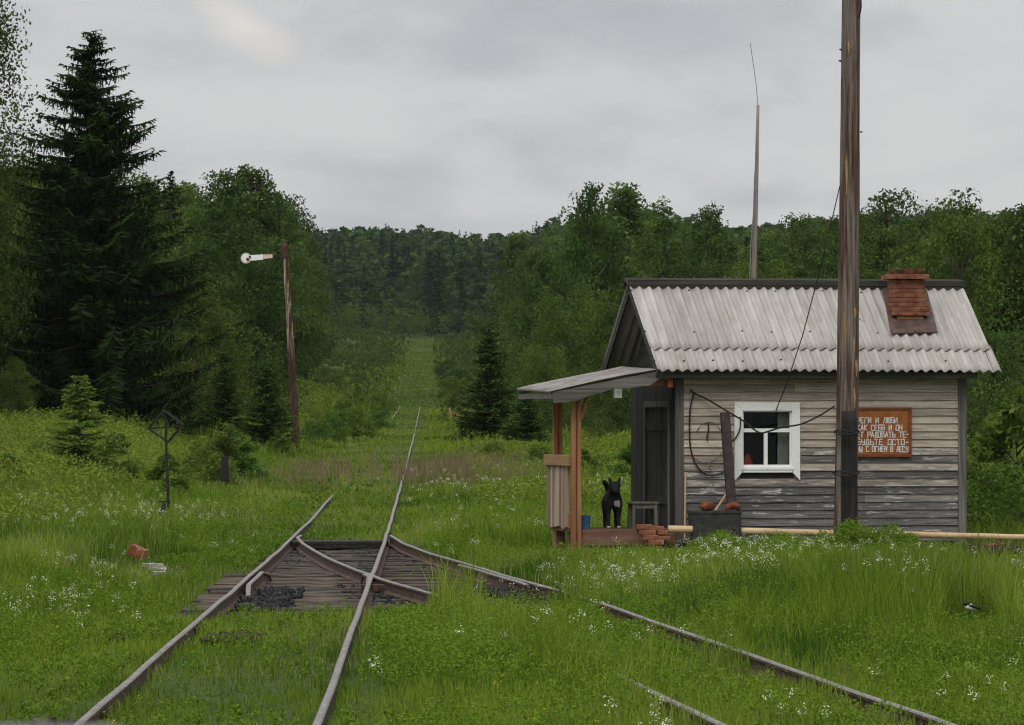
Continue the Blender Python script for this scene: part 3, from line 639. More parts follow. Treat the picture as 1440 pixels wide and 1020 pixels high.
# pinkish dry stalks
DG = Blades(); rng = np.random.default_rng(12)
for px, py, D0, rx, rd, n, hh in [(650, 632, 128, 1.0, 9, 1500, .75), (690, 640, 120, .8, 6, 900, .6), (430, 642, 128, 1.0, 9, 700, .6), (375, 648, 125, .7, 7, 350, .55), (1255, 748, 67.4, .45, .5, 420, .36), (1370, 768, 70.5, .5, .8, 220, .35), (1185, 955, 37, .3, 1.2, 60, .3), (1340, 930, 39, .4, 1.5, 60, .3)]:
    X = xat(px, D0) + rng.normal(0, rx, n); D = D0 + rng.normal(0, rd, n)
    DG.add(X, D, hh * rng.uniform(.5, 1.1, n), np.maximum(.006, wpx(D, .8)), rng, .35)
X, D = scatter(28, 95, 2.2, rng); k = ~near_rail(X, D, .2) & ~shed_clear(X, D, .1) & ~sleeper_zone(X, D) & (np.abs(X - xc(D)) > 1.1); X, D = X[k], D[k]
DG.add(X, D, np.minimum(grass_h(X, D) * 1.25, .38) * rng.uniform(.8, 1.3, len(X)), np.maximum(.005, wpx(D, .7)), rng, .3)
tag(link('dry_grass', DG.mesh('dry_grass'), M['dry']), 'pinkish brown dry stalks standing in patches beside the line', 'dry grass', kind='stuff')
# flowers
def flowers(name, spots, m, seed, h, rad, petals, size, label, nf=1.0):
    rng = np.random.default_rng(seed); Q = []; st = Blades()
    for px, py, sp, sd, n in spots:
        n = int(n * nf)
        D0 = F * 1.75 / (py - HY) if np.isscalar(sd) else sd[0]; s = sd if np.isscalar(sd) else sd[1]; D0 = min(D0, 67.0) if px > 940 else D0
        X = xat(px, D0) + rng.normal(0, sp, n); D = D0 + rng.normal(0, s, n)
        k = ~shed_clear(X, D, .05) & ~near_rail(X, D, .2) & ~((D < 77) & (np.abs(X - xc(D)) < .9) & (h > .3)) & ~((np.abs(X / D - .0992) < .009) & (D > 39) & (D < 48)); X, D = X[k], D[k]; n = len(X)
        if not n: continue
        hh = np.maximum(grass_h(X, D) * .9, h * .45) + h * rng.uniform(.05, .5, n)
        st.add(X, D, hh, np.maximum(.004, wpx(D, .5)), rng, .05, t=np.full(n, .5), t2=np.zeros(n))
        z = gz(X, D) + hh
        for j in range(petals):
            a = rng.uniform(0, 2 * np.pi, n); r = rad * np.sqrt(rng.random(n)) * rng.uniform(.7, 1.2, n)
            Q.append(leaf_quads(np.stack([X + r * np.cos(a), D + r * np.sin(a), z + rng.uniform(-1.1, .5, n) * rad], 1), np.maximum(size, wpx(D, .75)), rng, 1.0, 1.1))
    Q = np.concatenate(Q); T = rng.random(len(Q))
    o = link(name, quads_mesh(name, Q, T), M[m]); tag(o, label, 'wildflowers', kind='stuff')
    return st
st = flowers('white_wildflowers', [(860, 800, .75, 2.0, 90), (960, 790, .8, 1.8, 60), (1010, 745, .4, .5, 45), (1060, 745, .5, .6, 40), (1070, 785, .7, 1.6, 60), (1130, 765, .8, 1.2, 50), (1060, 800, .25, .9, 22), (1195, 742, .2, .25, 26), (1215, 745, .3, .3, 30), (1245, 735, .3, .3, 12), (1130, 750, .5, .6, 24), (1360, 845, .5, 2.2, 40), (1420, 850, .5, 2.2, 30), (1290, 840, .5, 2, 18), (1420, 950, .3, 2, 18), (1110, 985, .2, 1, 8), (905, 975, .25, 1, 10), (930, 870, .4, 2, 14),
    (60, 735, 1.2, 3, 60), (130, 720, 1.0, 3, 60), (190, 730, .8, 3, 40), (60, 830, .35, 2, 36), (130, 775, .6, 2, 26), (270, 720, .8, 3, 26), (100, 850, .5, 2, 14), (330, 750, .8, 3, 14), (660, 640, 1.0, (120, 5), 55), (625, 660, .6, (105, 5), 30), (720, 700, .8, 3, 30), (690, 720, .6, 3, 18), (860, 640, .9, (105, 4), 60), (680, 735, .7, 2, 14), (620, 760, .3, 1.2, 14), (555, 920, .3, 1.5, 6), (830, 890, .4, 2, 8)], 'petal', 31, .34, .045, 16, .013, 'clusters of white cow parsley flowers in the grass', .8)
st2 = flowers('yellow_wildflowers', [(30, 880, .4, 2.5, 10), (60, 810, .6, 3, 8), (170, 800, .5, 3, 9), (150, 900, .5, 3, 8), (300, 990, .5, 1.5, 8), (570, 1000, .6, 1.5, 9), (690, 990, .5, 1.5, 9), (640, 860, .5, 2, 6), (800, 940, .5, 2, 8), (420, 720, 1.0, 3, 16), (290, 700, 1.2, 4, 18), (500, 730, .8, 4, 12), (900, 1000, .6, 1.5, 8), (200, 760, 1, 4, 12)], 'yellow', 32, .12, .016, 4, .012, 'small yellow buttercups dotted through the grass')
st.P += st2.P; st.T += st2.T; st.T2 += st2.T2
tag(link('flower_stems', st.mesh('flower_stems'), M['herb']), 'thin green stems under the wild flowers', 'wildflowers', kind='stuff')

# ------------------------------------------------------------------ trees
SKY_X = [-60, 0, 60, 200, 215, 240, 262, 285, 300, 330, 352, 375, 395, 405, 425, 445, 480, 515, 540, 560, 600, 640, 700, 730, 745, 762, 780, 800, 828, 845, 862, 882, 905, 932, 955, 990, 1010, 1025, 1050, 1080, 1120, 1160, 1200, 1225, 1250, 1280, 1300, 1330, 1350, 1385, 1400, 1440, 1520]
SKY_Y = [200, 230, 236, 254, 244, 236, 252, 262, 256, 244, 238, 252, 280, 300, 314, 324, 322, 318, 314, 322, 314, 327, 332, 327, 313, 301, 286, 296, 264, 272, 272, 264, 280, 282, 297, 288, 302, 322, 318, 315, 311, 305, 302, 282, 276, 287, 292, 287, 276, 290, 305, 294, 292]
def skyy(px): return float(np.interp(px, SKY_X, SKY_Y))
def put(kind, name, px, D, top, label, cat='tree', group=None, s0=10.0, rz=None, wide=1.0, sink=0.0):
    "a plant standing on the ground at pixel column px, distance D, its tip at pixel row top"
    X = xat(px, D); z = gz1(X, D) - sink; h = CZ + (HY - top) / F * D - z
    sz = h / s0
    return plant(kind, name, (X, D, z), sz * wide, random.uniform(0, 6.28) if rz is None else rz, label, cat, group, sz=sz)
random.seed(20)
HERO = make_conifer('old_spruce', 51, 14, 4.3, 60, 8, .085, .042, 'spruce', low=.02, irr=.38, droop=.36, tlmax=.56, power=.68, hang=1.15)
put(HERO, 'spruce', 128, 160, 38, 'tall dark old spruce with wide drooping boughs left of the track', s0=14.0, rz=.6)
BIRCH = make_broad('weeping_birch', 52, 16, 3.1, 1.5, 280, 800, .068, 'birch_leaf', 'bark', droop=.9, zs=1.1, shape=.6, cr=(.18, .34))
put(BIRCH, 'birch', -128, 150, -400, 'tall weeping birch cut by the left edge of the photo', s0=16.0, wide=.86)
YOUNG = make_conifer('young_spruce_a', 53, 3, 1.05, 19, 8, .05, .020, 'spruce_young', irr=.25, droop=.10, tlmax=.22, hang=.3, power=.7, low=.03)
YOUNG2 = make_conifer('young_spruce_b', 54, 5, 1.35, 26, 8, .075, .034, 'spruce_mid', irr=.25, droop=.16, tlmax=.30, hang=.6, power=.6, low=.03)
put(YOUNG, 'young_spruce', 112, 104, 524, 'small bright green young spruce in front of the big dark spruce', s0=3.0, sink=.2, wide=1.1)
put(YOUNG2, 'young_spruce', 688, 185, 447, 'dark bushy spruce right of the track beside the dry grass', s0=5.0, sink=.3, wide=1.05)
put(YOUNG2, 'young_spruce', 740, 172, 540, 'lower dark young spruce between the bushy spruce and the porch', s0=5.0, sink=.2, wide=1.4)
put(YOUNG2, 'young_spruce', 316, 168, 492, 'slim dark young spruce left of the rusty signal mast, nearer the big spruce', s0=5.0, wide=1.1)
put(YOUNG2, 'young_spruce', 374, 166, 506, 'dark young spruce standing just left of the rusty signal mast', s0=5.0, wide=1.25)

W_L = 'broadleaf trees in the wood left of the track'; W_R = 'broadleaf trees in the wood right of the track'
LB_L = 'green broadleaf tree in the wood left of the track'; LB_R = 'green broadleaf tree in the wood right of the track behind the hut'
def shed_of(px, D): return 1180 < px < 1200
placed = []
def far_enough(X, D, r):
    for a, b, c in placed:
        if (X - a) ** 2 + ((D - b) * .45) ** 2 < (r * .5 + c * .5) ** 2: return False
    return True
def wood(n, pxlo, pxhi, edge, back, names, label, group, seed):
    rnd = random.Random(seed); k = 0; tries = 0
    while k < n and tries < 6000:
        tries += 1
        D = 165 + (back - 165) * rnd.random() ** .9; px = rnd.uniform(pxlo, pxhi); X = xat(px, D); u = X - float(xc(D))
        if not edge(u, D, px): continue
        dep = edge(u, D, px); f = min(1, dep)
        wp = 2.3 / D * F; top = max(skyy(px - wp), skyy(px), skyy(px + wp)) + (1 - f) * rnd.uniform(60, 215) + rnd.uniform(-3, 26)
        z = gz1(X, D); h = CZ + (HY - top) / F * D - z
        if h < 2.8: continue
        h = min(h, 19); r = .24 * h
        if not far_enough(X, D, r): continue
        placed.append((X, D, r))
        light = rnd.random() < (.45 if f < .5 else .14)
        if rnd.random() < .12: kind, nm, lb, g = SPR[rnd.randrange(2)], 'spruce', 'dark pointed spruce among the broadleaf trees ' + ('left of the track' if group == W_L else 'right of the track'), 'spruces in the wood ' + ('left of the track' if group == W_L else 'right of the track')
        elif light: kind, nm, lb, g = WILLOW[rnd.randrange(2)], 'bushy_tree', 'pale green bushy tree at the edge of the wood ' + ('left of the track' if group == W_L else 'right of the track'), 'pale bushy trees at the wood edge ' + ('left of the track' if group == W_L else 'right of the track')
        else: kind, nm, lb, g = BROAD[rnd.randrange(5)], 'broadleaf_tree', label, group
        s = h / 10.0; w = s * rnd.uniform(.85, 1.15) * (1.15 if h < 7 else 1.0)
        if kind in WILLOW and h > 9: w *= .72
        if kind in WILLOW and h < 6: w *= .85
        plant(kind, nm, (X, D, z - .1), w, rnd.uniform(0, 6.28), lb, 'tree', g, sz=s); k += 1
    return k
def edge_left(u, D, px):
    e = -(9.3 + .004 * D)
    if u > e or (D < 185 and px > 260) or px > 372 + max(0, D - 260) * .12 - (30 if D < 215 else 0): return 0
    return .03 + min(1, max((D - 180) / 150, (e - u) / 9))
def edge_right(u, D, px):
    e = 8.2
    if D < 215 and px < 800: return 0
    if u < e: return 0
    return .03 + min(1, max((D - 200) / 130, (u - e - 3) / 13 * (D > 185)))
nl = wood(80, -40, 500, edge_left, 430, None, LB_L, W_L, 3)
nr = wood(125, 640, 1490, edge_right, 430, None, LB_R, W_R, 4)
# trees that fix the skyline
for px, D, kind, nm, lb in [(240, 235, SPR[0], 'spruce', 'pointed spruce tip rising over the wood right of the big spruce'), (352, 260, BROAD[0], 'aspen', 'tallest rounded broadleaf tree on the left skyline above the signal'), (325, 255, BROAD[1], 'alder', 'broad crowned tree on the skyline left of the tallest one above the signal'),
        (378, 270, BROAD[2], 'rowan', 'tree at the right end of the high left skyline, before it drops'), (398, 370, BROAD[0], 'aspen', 'lower tree where the left skyline drops towards the valley'), (414, 400, BROAD[4], 'birch', 'slender birch just right of the signal mast top on the falling skyline'), (430, 425, BROAD[2], 'rowan', 'small tree lowest on the falling left skyline, right of the signal'), (392, 410, BROAD[1], 'alder', 'tree directly behind the signal mast on the falling left skyline'), (828, 225, BROAD[1], 'alder', 'tall rounded tree highest on the skyline left of the hut roof'), (882, 228, BROAD[0], 'aspen', 'tall tree on the skyline above the left end of the hut ridge'),
        (932, 235, BROAD[2], 'rowan', 'skyline tree left of the antenna mast and right of the hut gable'), (990, 230, BROAD[4], 'birch', 'skyline birch just left of the antenna mast'), (1250, 210, BROAD[3], 'goat_willow', 'dark dense rounded tree on the skyline above the chimney'),
        (1350, 165, WILLOW[1], 'young_birch', 'pale green open crowned tree on the skyline right of the chimney'), (1438, 190, BROAD[1], 'alder', 'broad tree on the skyline at the right edge of the photo'), (1130, 250, BROAD[3], 'goat_willow', 'low rounded tree on the skyline left of the big pole'), (1195, 240, BROAD[1], 'alder', 'tree on the skyline behind the big pole'), (60, 190, BROAD[4], 'birch', 'birch behind the big spruce on its left side'), (205, 200, BROAD[4], 'birch', 'birch just behind the right side of the big spruce')]:
    put(kind, nm, px, D, skyy(px), lb, wide=.8 if kind in WILLOW or px == 828 else .85 if 390 < px < 435 else 1.0)
for px, D, top, kind, lb in [(800, 205, 420, WILLOW[0], 'wide pale willow bush between the dark young spruce and the hut gable'), (768, 190, 488, WILLOW[0], 'low grey green willow bush above the porch roof'), (868, 200, 410, WILLOW[1], 'pale bush close against the left side of the hut roof'), (1400, 150, 470, BUSH, 'dark rounded bush behind the right end of the hut'), (1395, 120, 590, WILLOW[0], 'low bush in the meadow right of the hut'),
        (20, 150, 505, WILLOW[1], 'leafy bush at the left edge beneath the birch'), (285, 200, 400, WILLOW[1], 'pale leafy tree right of the big spruce, below the skyline'), (250, 185, 470, BUSH, 'dark bush at the right foot of the big spruce'), (332, 215, 430, BUSH, 'rounded bush left of the signal mast, behind the young spruces'), (860, 175, 560, BUSH, 'dark bush under the trees behind the porch'), (910, 190, 480, BUSH, 'dark bush hidden behind the door end of the hut')]:
    put(kind, 'bush', px, D, top, lb, 'bush', s0=5.0 if kind is BUSH else 10.0, wide=1.0)
SHR = [(312, 112, 598, 1, .95), (290, 116, 616, 0, 1.3), (340, 118, 606, 1, 1.2), (470, 195, 578, 0, 1.3), (505, 210, 574, 0, 1.5), (445, 190, 590, 0, 1.5), (528, 240, 572, 0, 1.3), (480, 300, 562, 0, 1.5), (540, 330, 552, 0, 1.4), (470, 400, 528, 2, 1.3), (640, 400, 530, 0, 1.6), (652, 300, 548, 2, 1.4), (632, 520, 508, 2, 1.6),
       (1432, 78, 552, 1, 1.0), (1402, 74, 655, 0, 1.1), (1455, 72, 640, 0, 1.2), (1380, 95, 630, 0, 1.3), (1330, 110, 640, 0, 1.4), (850, 120, 640, 0, 1.2), (820, 128, 632, 1, 1.2), (880, 118, 625, 1, 1.1), (60, 112, 622, 0, 1.2), (160, 108, 610, 1, 1.1), (20, 100, 640, 1, 1.2), (235, 104, 640, 1, 1.2), (395, 150, 606, 1, 1.1), (700, 150, 622, 0, 1.5), (760, 140, 625, 0, 1.4)]
for px, D, top, k, w in SHR:
    sd = 'left' if px < 560 else 'right'
    lb = {1432: 'tall bright green shrub at the right edge of the photo beside the hut', 312: 'pale upright shrub over the dark stump left of the signal'}.get(px)
    put(SHRUB[k], 'shrub', px, D, top, lb or {0: f'low spreading pale shrub on the {sd} side of the track', 1: f'upright pale shrub on the {sd} side of the track', 2: f'low dark green shrub on the {sd} side of the track'}[k], 'shrub', None if lb else f'{["low pale", "upright pale", "low dark"][k]} shrubs {sd} of the track', s0=2.0, wide=w, sink=.12)

# the wood further up the valley and over the hill: one mass
def far_forest():
    rng = np.random.default_rng(66); protos = []
    for i in range(5):
        P, N, T, _ = broad_crown(200 + i, 10, 2.6, 1.0, 38, 16, .5, shape=.7 + .08 * i, cr=(.22, .42)); protos.append((leaf_quads(P, .50, rng, .4, 1.3, N), T, False))
    for i in range(2):
        Q, T, _ = conifer(300 + i, 10, 1.5, 17, 5, .5, .13, irr=.25, tlmax=.8, hang=.8); protos.append((Q, T, True))
    QQ = []; TT = []; T2 = []
    D = 405.0
    while D < 1500:
        sp = 6.2 if D < 860 else 8.0; hw = 720 / F * D + 14; X = -hw + rng.random() * sp
        while X < hw:
            x = X + rng.normal(0, sp * .3); d = D + rng.normal(0, sp * .4); X += sp * rng.uniform(.8, 1.25)
            u = x - float(xc(d))
            if d < 870 and (-(14 + .02 * (d - 405)) < u < 9.5 + .005 * (d - 405)): continue
            px = CX + x / d * F; z = gz1(x, d); wp = 1.8 / d * F; top = max(skyy(px - wp), skyy(px), skyy(px + wp)) + rng.uniform(-3, 12)
            hmax = CZ + (HY - top) / F * d - z; edgef = min(1, (abs(u) - 6) / 14) if d < 860 else 1
            con = rng.random() < (.42 if d > 850 else .18)
            hmax += (4 / F * d if con and rng.random() < .5 else 0); h = min(hmax, rng.uniform(8, 15.5) * (.45 + .55 * edgef) * (1.08 if con else 1))
            if h < 2.5: continue
            i = rng.integers(5, 7) if con else rng.integers(0, 5); Q, T, _ = protos[i]; s = h / 10; wd = rng.uniform(.75, 1.0) if con else rng.uniform(1.1, 1.6); a = rng.uniform(0, 6.28); c, sn = math.cos(a) * s * wd, math.sin(a) * s * wd
            q = np.empty_like(Q); q[..., 0] = Q[..., 0] * c - Q[..., 1] * sn + x; q[..., 1] = Q[..., 0] * sn + Q[..., 1] * c + d; q[..., 2] = Q[..., 2] * s + z
            QQ.append(q.astype(np.float32)); TT.append(np.clip(T * .55 + rng.normal(.22, .30), 0, 1)); T2.append(np.full(len(T), 1.0 if con else rng.uniform(0, .8)))
        D += sp * .8
    return quads_mesh('far_forest', np.concatenate(QQ), np.concatenate(TT), np.concatenate(T2))
tag(link('far_forest', far_forest(), M['far_leaf']), 'dark mixed forest covering the hill at the end of the line', 'forest', kind='stuff')

# ------------------------------------------------------------------ track
PROF = [(-.060, 0), (.060, 0), (.060, .010), (.012, .030), (.010, .108), (.028, .120), (.029, .142), (.019, .152), (-.019, .152), (-.029, .142), (-.028, .120), (-.010, .108), (-.012, .030), (-.060, .010)]
PMI = [1] * 14
for i in (6, 7, 8): PMI[i] = 0
def rail(name, label, pts_fn, d0, d1, step, seed, cat='rail', group=None, amp=.009, dip=False, sink=lambda d: 0.0):
    b = MB(); n = int((d1 - d0) / step) + 1; pts = []
    for i in range(n + 1):
        d = d0 + (d1 - d0) * i / n
        w = (vnoise(np.array([d * .35]), np.array([seed * 3.1]), seed)[0] - .5) * 2 * amp; wz = (vnoise(np.array([d * .4]), np.array([seed * 1.7]), seed + 5)[0] - .5) * 1.6 * amp
        pts.append((float(pts_fn(d)) + w, d, float(railz(d)) - .135 + wz - sink(d)))
    if dip:
        for k, f in ((0, 1), (1, .35), (-1, 1), (-2, .35)): pts[k] = (pts[k][0], pts[k][1], pts[k][2] - .12 * f)
    b.sweep(pts, PROF, PMI); o = b.build(name, [M['rail_head'], M['rail_rust']]); tag(o, label, cat, group); return o, pts
def joint(o, fn, d, sg):
    b = MB(); x = float(fn(d)); z = float(railz(d)) - .135
    b.box((x + sg * .012, d - .35, z + .035), (x + sg * .04, d + .35, z + .105))
    for k in (-.25, -.08, .08, .25): b.lathe([(.016, 0), (.016, .03)], 8, (x + sg * .05, d + k, z + .055))
    b.build('fishplate', M['rail_rust'], o)
rl = lambda d: xc(d) - .76
rr = lambda d: xc(d) + .76
o, _ = rail('rail', 'left rail of the straight main line, shiny on top', rl, 22, 352, .6, 1, sink=lambda d: .075 * float(sstep(98, 124, d)) * (1 - float(sstep(235, 260, d))) + .03 * float(sstep(80, 90, d))); joint(o, rl, 31.6, 1); joint(o, rl, 44.1, 1)
o, _ = rail('rail', 'right rail of the straight main line, running under the crossing', rr, 22, 352, .6, 2, sink=lambda d: .048 * float(sstep(85, 140, d)) + .05 * float(sstep(175, 200, d)) * (1 - float(sstep(225, 250, d)))); joint(o, rr, 33.6, -1)
o, _ = rail('rail', 'outer right rail of the curved siding, half sunk in grass near the hut', lambda d: xout(d), 22, 76.4, .6, 3); joint(o, lambda d: xout(d), 55, -1)
o, _ = rail('rail', 'inner siding rail that crosses the main line and hooks against its left rail', lambda d: xin(d), 22, 76.6, .6, 4, sink=lambda d: .10 * float(sstep(35, 37, d)) * (1 - float(sstep(46.5, 50.6, d))))
o, _ = rail('check_rail', 'short bent check rail stub beside the left main rail', lambda d: xc(d) - .76 + .10 + .07 * (abs(d - 55.5) > 3.6) + .03 * max(0, abs(d - 57) - 2.5), 53.4, 59.6, .4, 6, 'rail', dip=True)
o, _ = rail('check_rail', 'short check rail beside the outer siding rail over black ballast', lambda d: xout(d) - .11 - .03 * max(0, abs(d - 57.5) - 2.5), 54.2, 61.5, .4, 7, 'rail')
# frog and tie rod
b = MB(); fx = float(xin(56.6)); z = float(railz(56)) - .135
for k, (dx, d0, d1) in enumerate([(-.10, 56.0, 58.2)]): b.sweep([(fx + dx - .018 * (d - 56.6) - .10 * max(0, d - 57.2) * (dx < 0), d, z - (.13 if d in (d0, d1) else 0)) for d in np.linspace(d0, d1, 9)], PROF, PMI)
for d in (55.6, 56.4, 57.3): b.box((fx - .16, d - .09, z + .02), (fx + .16, d + .09, z + .10), mi=1)
tag(b.build('rail_crossing', [M['rail_head'], M['rail_rust']]), 'rusty cast crossing where the siding rail cuts the right main rail', 'rail crossing')
b = MB(); b.bar((float(xc(74.2)) - .78, 74.2, .09), (float(xc(74.4)) + .80, 74.4, .09), .30, .13); b.bar((float(xc(74)) - .7, 73.7, .13), (float(xc(74)) + .7, 73.75, .13), .05, .05)
tag(b.build('switch_tie', M['black_metal'], bevel=.01), 'black oily tie bar lying across the track at the far switch blades', 'switch tie')
# sleepers
protos = []
for k in range(5):
    rnd = random.Random(60 + k); me = bpy.data.meshes.new('sleeper'); bm = bmesh.new(); nx = 14
    ring = []
    for i in range(nx + 1):
        x = i / nx; w = .115 + rnd.uniform(-.012, .012); zt = rnd.uniform(-.010, .010)
        ring.append([bm.verts.new(p) for p in ((x, -w, -.14), (x, w, -.14), (x, w, zt - .012), (x, w - .02, zt), (x, -w + .02, zt), (x, -w, zt - .012))])
    for i in range(nx):
        for j in range(6): bm.faces.new((ring[i][j], ring[i][(j + 1) % 6], ring[i + 1][(j + 1) % 6], ring[i + 1][j]))
    bm.faces.new(reversed(ring[0])); bm.faces.new(ring[-1]); bmesh.ops.recalc_face_normals(bm, faces=bm.faces); bm.to_mesh(me); bm.free()
    me.materials.append(M['sleeper']); set_attr(me, 'tint', [[.2, .45, .7, .95, .55][k]] * len(me.polygons)); protos.append(me)
rnd = random.Random(5); d = 48.6; i = 0
while d < 76.2:
    x0 = float(xc(d)) - .76 - (rnd.uniform(.40, .56) if d < 62 else rnd.uniform(.16, .26)); x1 = float(xout(d)) + (rnd.uniform(.25, .55) if d > 54 else -.10)
    if d < 51.5: x0 += .02; x1 = float(xin(d)) + .2
    if d < 49.8: x0 = float(xc(d)) - 1.45 + .3 * (i % 2); x1 = x0 + 1.1
    o = link('sleeper', protos[rnd.randrange(5)], None); o.location = (x0, d, .012 + rnd.uniform(-.014, .014)); o.scale = (x1 - x0, rnd.uniform(.85, 1.15), 1); o.rotation_euler = (0, rnd.uniform(-.004, .004), rnd.uniform(-.02, .02))
    tag(o, 'weathered tarred wooden sleeper of the exposed switch between the rails', 'sleeper', 'bare sleepers under the switch'); d += .54 + rnd.uniform(-.04, .05); i += 1
# black ballast heaps
def stones(name, label, spots, m, smin, smax, seed, cat):
    rnd = random.Random(seed); b = MB()
    ico = [(0, 0, 1), (.9, 0, .35), (.28, .85, .4), (-.72, .53, .3), (-.72, -.53, .4), (.28, -.85, .35), (.72, .53, -.4), (-.28, .85, -.4), (-.9, 0, -.35), (-.28, -.85, -.4), (.72, -.53, -.4), (0, 0, -1)]
    fs = [(0, 1, 2), (0, 2, 3), (0, 3, 4), (0, 4, 5), (0, 5, 1), (1, 6, 2), (2, 7, 3), (3, 8, 4), (4, 9, 5), (5, 10, 1), (2, 6, 7), (3, 7, 8), (4, 8, 9), (5, 9, 10), (1, 10, 6), (11, 7, 6), (11, 8, 7), (11, 9, 8), (11, 10, 9), (11, 6, 10)]
    for fn, d0, d1, sx, n, hz in spots:
        for _ in range(n):
            d = rnd.uniform(d0, d1); x = fn(d) + rnd.gauss(0, sx); s = rnd.uniform(smin, smax); mt = Matrix.Rotation(rnd.random() * 6, 3, (rnd.random(), rnd.random(), 1))
            b.add([Vector((x, d, gz1(x, d) + .03 + rnd.random() * hz)) + mt @ Vector((p[0] * s * rnd.uniform(.7, 1.2), p[1] * s * rnd.uniform(.7, 1.2), p[2] * s * .75)) for p in ico], fs)
    tag(b.build(name, m), label, cat, kind='stuff')
stones('ballast_stones', 'black oily ballast stones heaped against the switch rails', [(lambda d: xc(d) - .36, 50.2, 56.5, .15, 300, .07), (lambda d: xout(d) - .30, 52.5, 58.5, .15, 340, .07), (lambda d: xin(d) - .28, 52.5, 58, .10, 110, .04), (lambda d: xc(d) - .55, 66, 74, .08, 90, .03), (lambda d: xin(d) + .25, 62, 73, .10, 160, .02), (lambda d: xc(d) + .55, 64, 74, .10, 150, .02), (lambda d: xout(d) - .25, 62, 73, .1, 120, .02)], M['stone'], .022, .055, 8, 'ballast')
stones('soil_clods', 'dark bare soil clods between the main rails', [(lambda d: -2.55, 41.6, 43.2, .12, 90, .03), (lambda d: xc(d) - 1.4, 42.6, 44.4, .16, 60, .02), (lambda d: 3.3, 29.3, 30.6, .2, 60, .02), (lambda d: xc(d) - 1.0, 29, 31, .1, 20, .02)], M['soil'], .02, .055, 9, 'soil')

# ------------------------------------------------------------------ the hut
shed = thing('wooden_hut', 'small weathered plank hut with grey corrugated roof, brick chimney and side porch', 'hut', SH, TH)
WX, WY = 4.475, 2.9
ZT = L(950, 529, 0).z
wa = L(1032, 566, 0); wb = L(1124, 674, 0)              # outer corners of the window casing
wx0, wx1, wz1, wz0 = wa.x + .12, wb.x - .12, wa.z - .11, L(1078, 658, 0).z
def clap(b, x0, x1, holes, z0, z1, n, y=0, rnd=None):
    hgt = (z1 - z0) / n
    for i in range(n):
        a = z0 + i * hgt; c = a + hgt * .985; spans = [(x0, x1)]
        for hx0, hx1, hz0, hz1 in holes:
            if c > hz0 and a < hz1:
                spans = [s for q in spans for s in ((q[0], min(q[1], hx0)), (max(q[0], hx1), q[1])) if s[1] - s[0] > .01]
        for s0, s1 in spans:
            cut = [s0, s1]
            if s1 - s0 > 2.2 and rnd.random() < .6: cut = [s0, s0 + (s1 - s0) * rnd.uniform(.3, .7), s1]
            for p, q in zip(cut, cut[1:]):
                o = rnd.uniform(0, .006); wv = rnd.uniform(-.004, .004)
                b.hexa([(p + .002, y - .026 - o, a + wv), (q - .002, y - .026 - o, a - wv), (q - .002, y, a - wv), (p + .002, y, a + wv), (p + .002, y - .006 - o, c), (q - .002, y - .006 - o, c), (q - .002, y, c), (p + .002, y, c)])
rnd = random.Random(2); b = MB()
clap(b, .10, WX - .10, [(wx0 - .03, wx1 + .03, wz0 - .05, wz1 + .03)], -.02, ZT, 21, 0, rnd)
front = b.build('front_wall', M['cladding'], shed)
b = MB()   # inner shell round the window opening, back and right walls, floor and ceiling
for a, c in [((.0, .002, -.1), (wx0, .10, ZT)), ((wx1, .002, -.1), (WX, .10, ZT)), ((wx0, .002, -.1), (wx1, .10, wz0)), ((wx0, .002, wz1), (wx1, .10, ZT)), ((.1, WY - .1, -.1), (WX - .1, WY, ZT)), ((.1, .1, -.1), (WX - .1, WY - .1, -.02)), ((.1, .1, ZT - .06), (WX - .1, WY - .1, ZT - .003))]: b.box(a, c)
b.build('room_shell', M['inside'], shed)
b = MB(); b.box((.04, .03, -.45), (WX - .04, WY - .05, -.055)); b.build('footing', M['stub_wood'], shed)
b = MB(); rnd = random.Random(4)
for i in range(21):
    a = -.02 + i * ZT / 21; b.box((WX - .10, .12, a), (WX - .004 + rnd.uniform(0, .01), WY - .02, a + ZT / 21 * .985))
b.build('right_wall', M['old_wood'], shed)
b = MB(); b.box((-.012, -.040, -.06), (.115, .0, ZT + .02)); b.build('corner_board', M['old_wood'], shed, .004)
b = MB(); b.box((WX - .115, -.040, -.06), (WX + .012, .0, ZT + .01)); b.build('corner_board', M['old_wood'], shed, .004)
b = MB(); b.box((WX + .0, .002, -.06), (WX + .03, .10, ZT)); b.build('corner_board', M['old_wood'], shed, .003)
# left wall: boards, door frame, plank door
dz = L(920, 742, .9).z; d0, d1 = .34, 1.75; dt = 1.98
b = MB(); y = .10
for y0, y1 in [(.10, d0 - .09)] + [(d1 + .09 + k * .13, d1 + .09 + (k + 1) * .13 - .004) for k in range(7)]:
    b.box((-.02 - rnd.uniform(0, .008), y0, -.05), (.10, min(y1, WY), ZT))
b.box((-.018, d0 - .09, dt + .09), (.1, d1 + .09, ZT))
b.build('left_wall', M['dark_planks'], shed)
b = MB()
for p, q in [((-.05, d0 - .09, dz - .1), (.04, d0, dt + .09)), ((-.05, d1, dz - .1), (.04, d1 + .09, dt + .09)), ((-.05, d0, dt), (.04, d1, dt + .09)), ((-.06, d0, dz - .1), (.04, d1, dz))]: b.box(p, q)
b.build('door_frame', M['old_wood'], shed, .004)
b = MB(); n = 7
for k in range(n): b.box((.0 - rnd.uniform(0, .008), d0 + (d1 - d0) * k / n + .003, dz + .005), (.03, d0 + (d1 - d0) * (k + 1) / n - .003, dt - .005))
for z in (dz + .35, dt - .35): b.box((-.03, d0 + .05, z), (-.009, d1 - .05, z + .12))
door = b.build('door', M['dark_planks'], shed, .002)
